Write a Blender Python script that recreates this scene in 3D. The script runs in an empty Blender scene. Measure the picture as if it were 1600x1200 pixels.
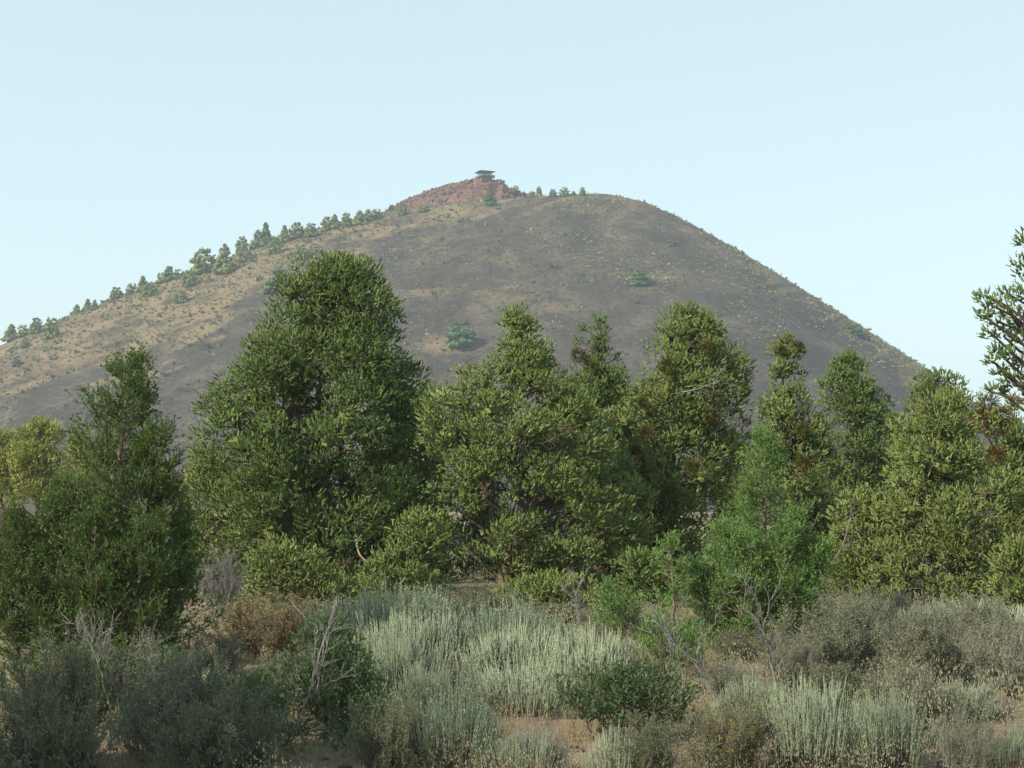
import bpy, math
import numpy as np
from mathutils import Vector

# ------------------------------------------------------------------ camera, sky, sun, exposure
sc = bpy.context.scene
COL = sc.collection
FPX = 2617.0                       # focal length in photograph pixels (1600 wide)
HORIZON = 790.0                    # photograph row of the horizon
EYE = 1.6
PITCH = math.atan((HORIZON - 600.0) / FPX)

cam_d = bpy.data.cameras.new("camera")
cam_d.sensor_width = 36.0
cam_d.lens = 36.0 * FPX / 1600.0
cam_d.clip_start = 0.1
cam_d.clip_end = 20000.0
cam = bpy.data.objects.new("camera", cam_d)
COL.objects.link(cam)
cam.location = (0, 0, EYE)
cam.rotation_euler = (math.radians(90) + PITCH, 0, 0)
sc.camera = cam

SUN_EL = math.radians(37.0)
SUN_AZ = math.radians(180.0 + 60.0)          # clockwise from the view direction (+Y)
world = bpy.data.worlds.new("World")
sc.world = world
world.use_nodes = True
wn, wl = world.node_tree.nodes, world.node_tree.links
sky = wn.new("ShaderNodeTexSky")
sky.sky_type = 'NISHITA'
sky.sun_disc = False
sky.sun_elevation = SUN_EL
sky.sun_rotation = SUN_AZ
sky.altitude = 1400.0
sky.air_density = 1.0
sky.dust_density = 2.0
sky.ozone_density = 1.0
sky_gamma = wn.new("ShaderNodeGamma")            # hazy summer sky: much flatter than clear air
sky_gamma.inputs[1].default_value = 0.35
sky_tint = wn.new("ShaderNodeMix"); sky_tint.data_type = 'RGBA'; sky_tint.blend_type = 'MULTIPLY'; sky_tint.clamp_result = False
sky_tint.inputs[0].default_value = 1.0
sky_tint.inputs[7].default_value = (1.93, 2.15, 2.02, 1)
wl.new(sky.outputs[0], sky_gamma.inputs[0])
wl.new(sky_gamma.outputs[0], sky_tint.inputs[6])
wl.new(sky_tint.outputs[2], wn["Background"].inputs[0])
wn["Background"].inputs[1].default_value = 0.15

sun_d = bpy.data.lights.new("sun", 'SUN')
sun_d.energy = 4.0
sun_d.angle = math.radians(0.6)
sun_d.color = (1.0, 0.88, 0.70)
sun = bpy.data.objects.new("sun", sun_d)
COL.objects.link(sun)
SUN_DIR = Vector((math.cos(SUN_EL) * math.sin(SUN_AZ), math.cos(SUN_EL) * math.cos(SUN_AZ), math.sin(SUN_EL)))
sun.rotation_euler = SUN_DIR.to_track_quat('Z', 'Y').to_euler()
sun.location = SUN_DIR * 60

sc.view_settings.view_transform = 'Standard'
sc.view_settings.look = 'None'
sc.view_settings.exposure = 0.95
sc.view_settings.gamma = 1.0
sc.view_settings.use_curve_mapping = False
sc.render.engine = 'CYCLES'
sc.cycles.max_bounces = 5
sc.cycles.diffuse_bounces = 3
sc.cycles.glossy_bounces = 2
sc.cycles.transmission_bounces = 3
sc.cycles.volume_bounces = 0
sc.cycles.use_denoising = True

# ------------------------------------------------------------------ small helpers
CP, SP = math.cos(PITCH), math.sin(PITCH)

def ray(px, py):
    u, v = (px - 800.0) / FPX, (600.0 - py) / FPX
    d = np.array([u, CP - v * SP, SP + v * CP])
    return d / d[1]

def at(px, py, Y):
    """The world point seen at a photograph pixel, Y metres ahead."""
    return ray(px, py) * Y + np.array([0, 0, EYE])

def norm(a):
    return a / np.maximum(np.linalg.norm(a, axis=-1, keepdims=True), 1e-9)

def randdir(rng, n):
    return norm(rng.normal(size=(n, 3)))

def smooth(a, b, x):
    t = np.clip((x - a) / (b - a), 0, 1)
    return t * t * (3 - 2 * t)

def _hash(ix, iy, seed):
    h = (ix.astype(np.int64) * 374761393 + iy.astype(np.int64) * 668265263 + seed * 1442695041) & 0xFFFFFFFF
    h = ((h ^ (h >> 13)) * 1274126177) & 0xFFFFFFFF
    return ((h ^ (h >> 16)) & 0xFFFF) / 65535.0

def vnoise(x, y, seed=0):
    ix, iy = np.floor(x), np.floor(y)
    fx, fy = x - ix, y - iy
    fx, fy = fx * fx * (3 - 2 * fx), fy * fy * (3 - 2 * fy)
    a, b = _hash(ix, iy, seed), _hash(ix + 1, iy, seed)
    c, d = _hash(ix, iy + 1, seed), _hash(ix + 1, iy + 1, seed)
    return (a * (1 - fx) + b * fx) * (1 - fy) + (c * (1 - fx) + d * fx) * fy

def fbm(x, y, seed=0, octaves=4):
    s, a, t = 0.0, 0.5, 0.0
    for k in range(octaves):
        s = s + a * vnoise(x * 2 ** k, y * 2 ** k, seed + k * 17)
        t += a
        a *= 0.5
    return s / t

def _ball():
    g = [-1.0, 0.0, 1.0]
    V, Q = {}, []
    for ax in range(3):
        for sg in (-1.0, 1.0):
            for i in range(2):
                for j in range(2):
                    c = []
                    for (u, v) in ((i, j), (i + 1, j), (i + 1, j + 1), (i, j + 1)):
                        p = [0, 0, 0]; p[ax] = sg; p[(ax + 1) % 3] = g[u]; p[(ax + 2) % 3] = g[v]
                        c.append(V.setdefault(tuple(p), len(V)))
                    Q.append(c if sg > 0 else c[::-1])
    P = np.array(list(V.keys()), float)
    return P / np.linalg.norm(P, axis=1, keepdims=True), np.array(Q)
BALL_V, BALL_Q = _ball()

class Geo:
    """Collects quads; .build links them as ONE mesh object."""
    def __init__(self):
        self.v, self.q, self.t, self.n = [], [], [], 0
    def add(self, v, q, tint=None):
        v = np.asarray(v, float).reshape(-1, 3)
        q = np.asarray(q, int).reshape(-1, 4)
        self.v.append(v)
        self.q.append(q + self.n)
        if tint is None:
            tint = np.full(len(v), 0.5)
        self.t.append(np.broadcast_to(np.asarray(tint, float), (len(v),)))
        self.n += len(v)
    def leaves(self, P, D, L, W, rng, tint, mid=0.45, fold=0.25, nrm=None):
        n = len(P)
        if n == 0:
            return
        L = np.broadcast_to(L, (n,))[:, None]
        W = np.broadcast_to(W, (n,))[:, None]
        D = norm(D)
        S = norm(np.cross(D, randdir(rng, n) if nrm is None else nrm))
        N = np.cross(S, D)
        V = np.stack([P, P + D * L * mid + S * W * .5 + N * W * fold, P + D * L, P + D * L * mid - S * W * .5 + N * W * fold], 1)
        Q = np.arange(4 * n).reshape(n, 4)
        self.add(V, Q, np.repeat(np.broadcast_to(tint, (n,)), 4))
    def tubes(self, paths, radii, sides=4, tint=None):
        paths = np.asarray(paths, float)
        M, k, _ = paths.shape
        radii = np.broadcast_to(radii, (M, k))
        T = norm(np.gradient(paths, axis=1))
        m = norm(paths[:, -1] - paths[:, 0])
        ref = np.where(np.abs(m[:, 2:3]) > 0.75, np.array([[1.0, 0.13, 0]]), np.array([[0.1, 0.05, 1.0]]))
        A = norm(np.cross(T, ref[:, None, :]))
        B = np.cross(T, A)
        ang = np.arange(sides) / sides * 2 * math.pi
        V = paths[:, :, None, :] + radii[:, :, None, None] * (A[:, :, None, :] * np.cos(ang)[None, None, :, None] + B[:, :, None, :] * np.sin(ang)[None, None, :, None])
        idx = np.arange(M * k * sides).reshape(M, k, sides)
        a, b = idx[:, :-1, :], idx[:, 1:, :]
        Q = np.stack([a, np.roll(a, -1, 2), np.roll(b, -1, 2), b], -1)
        tt = None if tint is None else np.repeat(np.broadcast_to(tint, (M,)), k * sides)
        self.add(V, Q, tt)
    def blobs(self, C, R, rng, tint, flat=.8, jit=.16):
        """Uneven closed lumps (cube-spheres)."""
        n = len(C)
        V = C[:, None, :] + BALL_V[None] * (R[:, None] * (1 + rng.normal(0, jit, (n, len(BALL_V)))))[..., None] * np.array([1, 1, flat])
        Q = BALL_Q[None] + (np.arange(n) * len(BALL_V))[:, None, None]
        self.add(V, Q, np.repeat(np.broadcast_to(tint, (n,)), len(BALL_V)))
    def clubs(self, P, D, L, R, rng, tint):
        """Short stubby shoots: tapered four-sided solids along D."""
        n = len(P)
        A = norm(np.cross(D, randdir(rng, n))); B = np.cross(D, A)
        ang = np.arange(4) * math.pi / 2
        ring = A[:, None, :] * np.cos(ang)[None, :, None] + B[:, None, :] * np.sin(ang)[None, :, None]
        j = lambda: rng.uniform(.7, 1.25, (n, 4, 1))
        V = np.concatenate([P[:, None, :] + ring * R[:, None, None] * j(), P[:, None, :] + (D * L[:, None])[:, None, :] * rng.uniform(.8, 1.2, (n, 4, 1)) + ring * (R * .55)[:, None, None] * j()], 1)
        q = np.array([[0, 1, 5, 4], [1, 2, 6, 5], [2, 3, 7, 6], [3, 0, 4, 7], [4, 5, 6, 7]])
        self.add(V, q[None] + (np.arange(n) * 8)[:, None, None], np.repeat(np.broadcast_to(tint, (n,)), 8))
    def box(self, c, s, rz=0.0):
        x, y, z = np.array(s) / 2
        V = np.array([[-x, -y, -z], [x, -y, -z], [x, y, -z], [-x, y, -z], [-x, -y, z], [x, -y, z], [x, y, z], [-x, y, z]])
        cs, sn = math.cos(rz), math.sin(rz)
        V = np.stack([V[:, 0] * cs - V[:, 1] * sn, V[:, 0] * sn + V[:, 1] * cs, V[:, 2]], 1) + np.array(c)
        self.add(V, [[0, 3, 2, 1], [4, 5, 6, 7], [0, 1, 5, 4], [1, 2, 6, 5], [2, 3, 7, 6], [3, 0, 4, 7]])
    def mesh(self, name, mat, smooth_shade=False):
        V = np.concatenate(self.v)
        Q = np.concatenate(self.q)
        me = bpy.data.meshes.new(name)
        me.vertices.add(len(V))
        me.vertices.foreach_set("co", V.astype(np.float32).ravel())
        me.loops.add(len(Q) * 4)
        me.loops.foreach_set("vertex_index", Q.astype(np.int32).ravel())
        me.polygons.add(len(Q))
        me.polygons.foreach_set("loop_start", (np.arange(len(Q)) * 4).astype(np.int32))
        me.polygons.foreach_set("use_smooth", np.full(len(Q), smooth_shade))
        a = me.attributes.new("tint", 'FLOAT', 'POINT')
        a.data.foreach_set("value", np.concatenate(self.t).astype(np.float32))
        me.update(calc_edges=True)
        me.materials.append(mat)
        return me
    def build(self, name, mat, parent=None, smooth_shade=False):
        return link(name, self.mesh(name, mat, smooth_shade), parent)

def link(name, data, parent=None):
    o = bpy.data.objects.new(name, data)
    COL.objects.link(o)
    if parent is not None:
        o.parent = parent
    return o

def tag(o, label=None, cat=None, group=None, kind=None):
    if label: o["label"] = label
    if cat: o["category"] = cat
    if group: o["group"] = group
    if kind: o["kind"] = kind
    return o

def thing(name, label, cat, loc, group=None):
    o = link(name, None)
    o.location = [float(c) for c in loc]
    return tag(o, label, cat, group)

def copy_tree(o):
    c = o.copy()
    COL.objects.link(c)
    for ch in o.children:
        d = ch.copy()
        COL.objects.link(d)
        d.parent = c
    return c

# ------------------------------------------------------------------ materials
def mat_new(name):
    m = bpy.data.materials.new(name)
    m.use_nodes = True
    nt = m.node_tree
    b = nt.nodes["Principled BSDF"]
    b.inputs["Specular IOR Level"].default_value = 0.25
    return m, nt, b

def ramp_node(nt, stops):
    r = nt.nodes.new("ShaderNodeValToRGB")
    while len(r.color_ramp.elements) < len(stops):
        r.color_ramp.elements.new(0.5)
    for e, (p, c) in zip(r.color_ramp.elements, stops):
        e.position = p
        e.color = (*c, 1)
    return r

def noise_node(nt, scale, detail=4, rough=0.6, coord="Object"):
    tc = nt.nodes.new("ShaderNodeTexCoord")
    n = nt.nodes.new("ShaderNodeTexNoise")
    n.inputs["Scale"].default_value = scale
    n.inputs["Detail"].default_value = detail
    n.inputs["Roughness"].default_value = rough
    nt.links.new(tc.outputs[coord], n.inputs["Vector"])
    return n

def leaf_mat(name, stops, trans=0.3, rough=0.65):
    m, nt, b = mat_new(name)
    at_ = nt.nodes.new("ShaderNodeAttribute")
    at_.attribute_name = "tint"
    r = ramp_node(nt, stops)
    nt.links.new(at_.outputs["Fac"], r.inputs[0])
    nt.links.new(r.outputs[0], b.inputs["Base Color"])
    b.inputs["Roughness"].default_value = rough
    tr = nt.nodes.new("ShaderNodeBsdfTranslucent")
    nt.links.new(r.outputs[0], tr.inputs[0])
    mx = nt.nodes.new("ShaderNodeMixShader")
    mx.inputs[0].default_value = trans
    nt.links.new(b.outputs[0], mx.inputs[1])
    nt.links.new(tr.outputs[0], mx.inputs[2])
    nt.links.new(mx.outputs[0], nt.nodes["Material Output"].inputs[0])
    return m

def solid_mat(name, c1, c2, scale=8.0, rough=0.85, bump=0.0, stretch=None):
    m, nt, b = mat_new(name)
    n = noise_node(nt, scale)
    if stretch:
        mp = nt.nodes.new("ShaderNodeMapping")
        mp.inputs["Scale"].default_value = stretch
        src = n.inputs["Vector"].links[0].from_socket
        nt.links.new(src, mp.inputs[0])
        nt.links.new(mp.outputs[0], n.inputs["Vector"])
    r = ramp_node(nt, [(0.3, c1), (0.7, c2)])
    nt.links.new(n.outputs[0], r.inputs[0])
    nt.links.new(r.outputs[0], b.inputs["Base Color"])
    b.inputs["Roughness"].default_value = rough
    if bump:
        bp = nt.nodes.new("ShaderNodeBump")
        bp.inputs["Strength"].default_value = 0.8
        bp.inputs["Distance"].default_value = bump
        nt.links.new(n.outputs[0], bp.inputs["Height"])
        nt.links.new(bp.outputs[0], b.inputs["Normal"])
    return m

M = {}
M["juniper"] = leaf_mat("juniper_foliage", [(0, (.143, .124, .038)), (.2, (.138, .154, .038)), (.5, (.131, .189, .044)), (.8, (.172, .242, .084)), (1, (.257, .330, .190))], trans=.10)
M["juniper_dark"] = leaf_mat("juniper_foliage_dark", [(0, (.114, .101, .030)), (.2, (.105, .126, .030)), (.5, (.098, .156, .035)), (.8, (.131, .204, .061)), (1, (.200, .280, .148))], trans=.10)
M["juniper_olive"] = leaf_mat("juniper_foliage_olive", [(0, (.143, .124, .040)), (.2, (.139, .151, .040)), (.5, (.138, .185, .048)), (.8, (.172, .234, .076)), (1, (.246, .302, .158))], trans=.10)
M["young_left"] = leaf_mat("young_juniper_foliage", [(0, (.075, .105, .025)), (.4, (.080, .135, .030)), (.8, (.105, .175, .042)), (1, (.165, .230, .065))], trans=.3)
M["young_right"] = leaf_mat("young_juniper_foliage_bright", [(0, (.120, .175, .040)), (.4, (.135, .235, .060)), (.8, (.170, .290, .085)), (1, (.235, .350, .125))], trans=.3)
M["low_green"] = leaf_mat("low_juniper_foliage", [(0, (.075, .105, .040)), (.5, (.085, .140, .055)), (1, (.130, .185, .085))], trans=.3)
M["hill_juniper"] = leaf_mat("hill_juniper_foliage", [(0, (.13, .15, .04)), (.5, (.18, .21, .06)), (1, (.26, .28, .10))], trans=.1)
M["hill_juniper_blue"] = leaf_mat("hill_juniper_foliage_blue", [(0, (.055, .10, .03)), (.5, (.085, .15, .045)), (1, (.13, .20, .07))], trans=.1)
M["sunny"] = leaf_mat("sunlit_foliage", [(0, (.20, .22, .055)), (.5, (.28, .31, .080)), (1, (.37, .39, .12))], trans=.3)
M["sage"] = leaf_mat("sagebrush_leaves", [(0, (.215, .25, .165)), (.5, (.31, .365, .25)), (1, (.42, .475, .345))], trans=.2)
M["sage_low"] = leaf_mat("sagebrush_old_leaves", [(0, (0.204, 0.186, 0.108)), (.5, (0.264, 0.270, 0.162)), (1, (0.348, 0.360, 0.228))], trans=.2)
M["bitter"] = leaf_mat("bitterbrush_leaves", [(0, (.125, .130, .070)), (.5, (.170, .190, .100)), (1, (.230, .250, .145))], trans=.25)
M["tan_leaf"] = leaf_mat("tan_shrub_leaves", [(0, (.23, .17, .075)), (.6, (.28, .24, .10)), (1, (.26, .27, .12))], trans=.3)
M["flower"] = leaf_mat("yellow_flowers", [(0, (.42, .27, .03)), (1, (.60, .45, .05))], trans=.3)
M["grass"] = leaf_mat("dry_grass", [(0, (.17, .13, .075)), (.5, (.27, .215, .125)), (1, (.38, .32, .19))], trans=.25)
M["mistletoe"] = leaf_mat("mistletoe", [(0, (.062, .052, .008)), (.6, (.092, .080, .012)), (1, (.130, .110, .018))], trans=.1)
M["dead_red"] = leaf_mat("dead_red_needles", [(0, (.085, .045, .014)), (.6, (.130, .068, .020)), (1, (.17, .10, .03))], trans=.15)
M["bark"] = solid_mat("juniper_bark", (.055, .042, .034), (.17, .125, .095), 9.0, .95, .02, (1, 1, .15))
M["grey_wood"] = solid_mat("weathered_wood", (.12, .115, .105), (.27, .26, .24), 14.0, .9, .004)
M["brown_wood"] = solid_mat("brown_twigs", (.10, .075, .055), (.22, .175, .14), 14.0, .9, .004)
M["dark_wood"] = solid_mat("dark_twigs", (.075, .066, .055), (.16, .145, .120), 12.0, .9, .004)
M["bare_wood"] = solid_mat("bare_reddish_branch", (.24, .15, .10), (.40, .30, .22), 10.0, .9, .004)
M["lava"] = solid_mat("red_lava_rock", (.050, .030, .025), (.190, .105, .075), .5, .95, .15)
M["lava_dark"] = solid_mat("dark_lava_rock", (.035, .028, .026), (.17, .085, .055), 1.1, .95, .08)
M["scrub"] = leaf_mat("hill_scrub", [(0, (.13, .14, .07)), (.35, (.19, .20, .10)), (.7, (.28, .29, .14)), (1, (.37, .36, .18))], trans=.15)
M["scrub_grey"] = leaf_mat("hill_scrub_grey", [(0, (.105, .110, .060)), (.6, (.155, .160, .085)), (1, (.21, .21, .12))], trans=.15)

# ------------------------------------------------------------------ terrain
YR = 630.0
SIL = [(-900, 800), (-500, 735), (-250, 640), (0, 540), (100, 499), (200, 460), (300, 424), (400, 387), (500, 357), (600, 333), (700, 320), (800, 311), (860, 307),
       (940, 304), (985, 310), (1026, 323), (1070, 345), (1100, 361), (1175, 405), (1229, 438), (1323, 497), (1397, 545), (1441, 575), (1520, 626), (1620, 688), (1720, 748), (1800, 790), (2300, 830)]
_sx = np.array([at(p, q, YR)[0] for p, q in SIL])
_sz = np.array([at(p, q, YR)[2] for p, q in SIL])
_fine = np.linspace(_sx[0], _sx[-1], 600)
_rz = np.interp(_fine, _sx, _sz)
_kern = np.hanning(13); _kern /= _kern.sum()
_rz = np.convolve(np.pad(_rz, 6, mode='edge'), _kern, mode='valid')
TOP = _rz.max() + 0.3
_corr = np.zeros_like(_rz)

def hill_h(x, y, detail=True):
    R = np.interp(x, _fine, _rz + _corr)
    a = np.maximum(TOP - R, 0)
    c = 7.0
    dy = (YR - y) * np.where(y < YR, 0.60, 0.45)
    z = TOP - (np.sqrt(a * a + dy * dy + c * c) - c) - np.where(R > TOP, TOP - R, 0)
    z = np.where(z < 8, 8 - 16 * np.log1p(np.exp(np.clip((8 - z) / 16, -20, 20) )) + 16 * math.log(2), z)
    if detail:
        z = z + (fbm(x / 45, y / 45, 3, 3) - .5) * 2.4 * smooth(YR - 8, YR - 60, y) + (fbm(x / 4.0, y / 4.0, 9, 3) - .5) * 0.9
    return z

def _fit_silhouette():
    global _corr
    ys = np.linspace(YR - 130, YR + 20, 76)
    for _ in range(4):
        tgt = (_rz - EYE) / YR
        best = np.full(len(_fine), -1.0)
        for y in ys:
            best = np.maximum(best, (hill_h(_fine * y / YR, np.full(len(_fine), y), False) - EYE) / y)
        _corr = _corr + np.where(_rz > 12, (tgt - best) * YR, 0) * 0.9
_fit_silhouette()

def hill_hit(px, py):
    d = ray(px, py)
    ys = np.arange(330.0, YR + 6, 0.5)
    P = d[None, :] * ys[:, None] + np.array([0, 0, EYE])
    h = hill_h(P[:, 0], P[:, 1])
    k = np.argmax(h > P[:, 2])
    if h[k] > P[k, 2]:
        return P[k]
    k = int(np.argmin(P[:, 2] - h))
    return np.array([P[k, 0], P[k, 1], h[k]])

def grid_geo(X, Y, Z):
    g = Geo()
    n, m = X.shape
    V = np.stack([X, Y, Z], -1).reshape(-1, 3)
    i = np.arange(n * m).reshape(n, m)
    Q = np.stack([i[:-1, :-1], i[:-1, 1:], i[1:, 1:], i[1:, :-1]], -1)
    g.add(V, Q)
    return g

# where dry grass covers the cinders: left flank, rim and the right-hand foot
def grass_cover(x, y, z):
    zb = np.interp(x, [-400, -145, -92, -80, -56, -40, 0, 40, 75, 105, 130, 160, 300],
                   [-20, 22, 44, 72, 92, 103, 107, 109, 93, 66, 38, 22, 0])
    wide = np.interp(x, [-200, -60, -30, 40, 120], [26, 22, 10, 14, 16])
    along = fbm((x + 0.9 * z) / 26, (z - .45 * x) / 7.0, 21, 4)
    patch = fbm(x / 14, z / 8, 5, 4)
    fine = fbm((x + 1.1 * z) / 7.5, (z - .5 * x) / 2.2, 77, 3)
    d = (z - zb) / wide + (along - .5) * 3.6 + (patch - .5) * 2.0 + (fine - .5) * 2.6
    g = smooth(-.8, 1.5, d) * (.5 + .5 * smooth(.36, .62, fbm((x + .8 * z) / 11, (z - .4 * x) / 3.2, 57, 4)))
    weak = smooth(.48, .85, fbm(x / 22, z / 7, 31, 4)) * .42 + (fine - .5) * .35
    weak = weak + .34 * smooth(45, 100, z) * smooth(.35, .65, fbm(x / 9, z / 4, 131, 4))
    weak = np.maximum(weak, np.exp(-((x + 20) / 12) ** 2 - ((z - 50) / 4) ** 2) * .8)
    return np.clip(np.maximum(g, weak), 0, 1)

xs = np.concatenate([np.arange(-330, -172, 4.0), np.arange(-172, 186, 1.6), np.arange(186, 340, 4.0)])
ys = np.concatenate([np.arange(300, 420, 4.0), np.arange(420, 640, 1.7), np.arange(640, 940, 8.0)])
HX, HY = np.meshgrid(xs, ys)
HZ = hill_h(HX, HY)
edge = np.maximum(np.maximum(smooth(200, 330, np.abs(HX)), smooth(360, 300, HY)), smooth(800, 935, HY))
HZ = HZ - edge * np.maximum(HZ + 1.5, 0)
g = grid_geo(HX, HY, HZ)
g.t = [grass_cover(HX, HY, HZ).ravel()]
m, nt, b = mat_new("cinder_slope")
a_ = nt.nodes.new("ShaderNodeAttribute"); a_.attribute_name = "tint"
n1 = noise_node(nt, .55, 8, .78); n2 = noise_node(nt, .07, 5, .65); n3 = noise_node(nt, 1.7, 3, .7)
cind = ramp_node(nt, [(.36, (.026, .023, .020)), (.5, (.050, .043, .035)), (.64, (.125, .102, .072))])
mm = nt.nodes.new("ShaderNodeMath"); mm.operation = 'MULTIPLY_ADD'; mm.inputs[1].default_value = .55
mm2 = nt.nodes.new("ShaderNodeMath"); mm2.operation = 'MULTIPLY'; mm2.inputs[1].default_value = .45
nt.links.new(n2.outputs[0], mm2.inputs[0]); nt.links.new(n1.outputs[0], mm.inputs[0]); nt.links.new(mm2.outputs[0], mm.inputs[2])
nt.links.new(mm.outputs[0], cind.inputs[0])
gras = ramp_node(nt, [(.25, (.085, .066, .044)), (.5, (.160, .120, .070)), (.75, (.265, .205, .112))])
nt.links.new(n3.outputs[0], gras.inputs[0])
ad = nt.nodes.new("ShaderNodeMath"); ad.operation = 'MULTIPLY_ADD'
nt.links.new(n1.outputs[0], ad.inputs[0]); ad.inputs[1].default_value = 1.3; ad.inputs[2].default_value = -.65
ad2 = nt.nodes.new("ShaderNodeMath"); ad2.operation = 'ADD'; ad2.use_clamp = True
nt.links.new(a_.outputs["Fac"], ad2.inputs[0]); nt.links.new(ad.outputs[0], ad2.inputs[1])
sm = nt.nodes.new("ShaderNodeMapRange"); sm.interpolation_type = 'SMOOTHSTEP'
sm.inputs[1].default_value = .15; sm.inputs[2].default_value = .85
nt.links.new(ad2.outputs[0], sm.inputs[0])
mx = nt.nodes.new("ShaderNodeMix"); mx.data_type = 'RGBA'
nt.links.new(sm.outputs[0], mx.inputs[0]); nt.links.new(cind.outputs[0], mx.inputs[6]); nt.links.new(gras.outputs[0], mx.inputs[7])
nt.links.new(mx.outputs[2], b.inputs["Base Color"])
b.inputs["Roughness"].default_value = .95; b.inputs["Specular IOR Level"].default_value = .1
M["cinder"] = m
hill = tag(g.build("hill", M["cinder"], smooth_shade=True), "dark cinder butte with dry grass on its left flank", None, None, "structure")

# ground sheet, reaching the horizon
def ground_h(x, y):
    return (fbm(x / 3.1, y / 3.1, 41, 3) - .5) * .16 * smooth(60, 10, y) - .01

gx = np.unique(np.concatenate([np.linspace(-3000, -40, 24), np.arange(-40, 40.1, .8), np.linspace(40, 3000, 24)]))
gy = np.unique(np.concatenate([np.linspace(-600, -20, 8), np.arange(-20, 70.1, .8), np.linspace(70, 3000, 40)]))
GX, GY = np.meshgrid(gx, gy)
g = grid_geo(GX, GY, ground_h(GX, GY))
m, nt, b = mat_new("sandy_ground")
n1 = noise_node(nt, 1.2, 8, .7); n2 = noise_node(nt, .05, 4, .6)
r1 = ramp_node(nt, [(.3, (.085, .066, .047)), (.5, (.16, .125, .085)), (.72, (.26, .205, .135))])
nt.links.new(n1.outputs[0], r1.inputs[0])
nt.links.new(r1.outputs[0], b.inputs["Base Color"]); b.inputs["Roughness"].default_value = .95
ground = tag(g.build("ground", m, smooth_shade=True), "dry sandy ground", None, None, "structure")

# ------------------------------------------------------------------ scrub tufts on the hill (nobody could count them)
def hill_scrub(seed, n, name, mat, label, smin, smax, bias):
    rng = np.random.default_rng(seed)
    x = rng.uniform(-168, 180, n * 3); y = rng.uniform(425, 634, n * 3)
    z = hill_h(x, y)
    cov = grass_cover(x, y, z)
    p = bias(x, y, z, cov, fbm(x / 16, y / 16, seed, 3))
    keep = (rng.random(len(x)) < p) & (z > 3)
    x, y, z = x[keep][:n], y[keep][:n], z[keep][:n]
    k = 5
    s = rng.uniform(smin, smax, len(x)) * np.where(rng.random(len(x)) < .08, 1.7, 1)
    P = np.repeat(np.stack([x, y, z + .05], 1), k, 0)
    D = randdir(rng, len(P)); D[:, 2] = np.abs(D[:, 2]) * .9 + .25
    S = np.repeat(s, k)
    P = P + randdir(rng, len(P)) * (S * .22)[:, None] * np.array([1, 1, .3])
    g = Geo()
    tint = np.repeat(rng.random(len(x)) ** 1.3, k) * .85 + rng.random(len(P)) * .15
    g.leaves(P, D, S * rng.uniform(.6, 1.1, len(P)), S * .6, rng, tint)
    return tag(g.build(name, mat), label, "shrubs", None, "stuff")

hill_scrub(1, 15000, "hillside_bunchgrass", M["scrub"], "pale yellow tufts dotted over the butte", .35, .75,
           lambda x, y, z, c, f: .05 + .7 * smooth(.42, .72, f) * smooth(10, 80, z) + .25 * c)
hill_scrub(2, 4200, "hillside_scrub", M["scrub_grey"], "low grey green scrub over the butte's left flank", .55, 1.35,
           lambda x, y, z, c, f: .06 + .75 * c * smooth(40, -60, x))

# ------------------------------------------------------------------ red lava outcrop on the summit
OUT = [(592, 336), (615, 322), (640, 309), (670, 297), (700, 288), (730, 281), (750, 279), (772, 280), (785, 282), (795, 293), (812, 299), (832, 303), (850, 308), (865, 312)]
YO = YR + 22.0
_ox = np.array([at(p, q, YO)[0] for p, q in OUT]); _oz = np.array([at(p, q, YO)[2] for p, q in OUT])
def outcrop_h(x, y):
    ridge = np.interp(x, _ox, _oz)
    d = np.abs(y - YO)
    f = np.where(y < YO, d * .62, d * .9)
    rough = (fbm(x / 5.0, y / 5.0, 61, 4) - .5) * 3.4 + (np.floor(fbm(x / 2.6, y / 2.6, 71, 2) * 5) / 5 - .5) * 1.9
    cav = -3.0 * np.exp(-((x - at(775, 300, YO - 9)[0]) / 1.6) ** 2 - ((y - (YO - 8)) / 5) ** 2)
    return ridge - f + rough * smooth(0, 6, d + 1.2) * .8 + rough * .13 + cav
ox = np.arange(_ox[0] - 3, _ox[-1] + 3, .42); oy = np.arange(YO - 24, YO + 22, .42)
OX, OY = np.meshgrid(ox, oy)
g = grid_geo(OX, OY, outcrop_h(OX, OY))
outcrop = tag(g.build("lava_outcrop", M["lava"]), "rugged red lava outcrop capping the butte under the lookout", "rock outcrop")
ICO = np.array([[0, 0, 1], [.9, 0, .45], [.28, .85, .45], [-.72, .53, .45], [-.72, -.53, .45], [.28, -.85, .45], [.72, .53, -.45], [-.28, .85, -.45], [-.9, 0, -.45], [-.28, -.85, -.45], [.72, -.53, -.45], [0, 0, -1]])
ICF = [(0, 1, 2), (0, 2, 3), (0, 3, 4), (0, 4, 5), (0, 5, 1), (1, 6, 2), (2, 7, 3), (3, 8, 4), (4, 9, 5), (5, 10, 1), (6, 7, 2), (7, 8, 3), (8, 9, 4), (9, 10, 5), (10, 6, 1), (11, 7, 6), (11, 8, 7), (11, 9, 8), (11, 10, 9), (11, 6, 10)]
def rock_mesh_arrays(rng, centers, sizes):
    V, F = [], []
    for i, (c, s) in enumerate(zip(centers, sizes)):
        q = ICO * rng.uniform(.65, 1.2, (12, 1)) * s * rng.uniform(.75, 1.25, 3)
        V.append(q + c); F += [tuple(k + 12 * i for k in f) for f in ICF]
    return np.concatenate(V), F
def tri_object(name, V, F, mat, parent=None):
    me = bpy.data.meshes.new(name); me.from_pydata(V.tolist(), [], F); me.update(); me.materials.append(mat)
    return link(name, me, parent)
rng = np.random.default_rng(77)
nb = 520
bx = rng.uniform(_ox[0], _ox[-1], nb); by = YO - np.abs(rng.normal(0, 8, nb)) + 1.5
bz = outcrop_h(bx, by)
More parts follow.
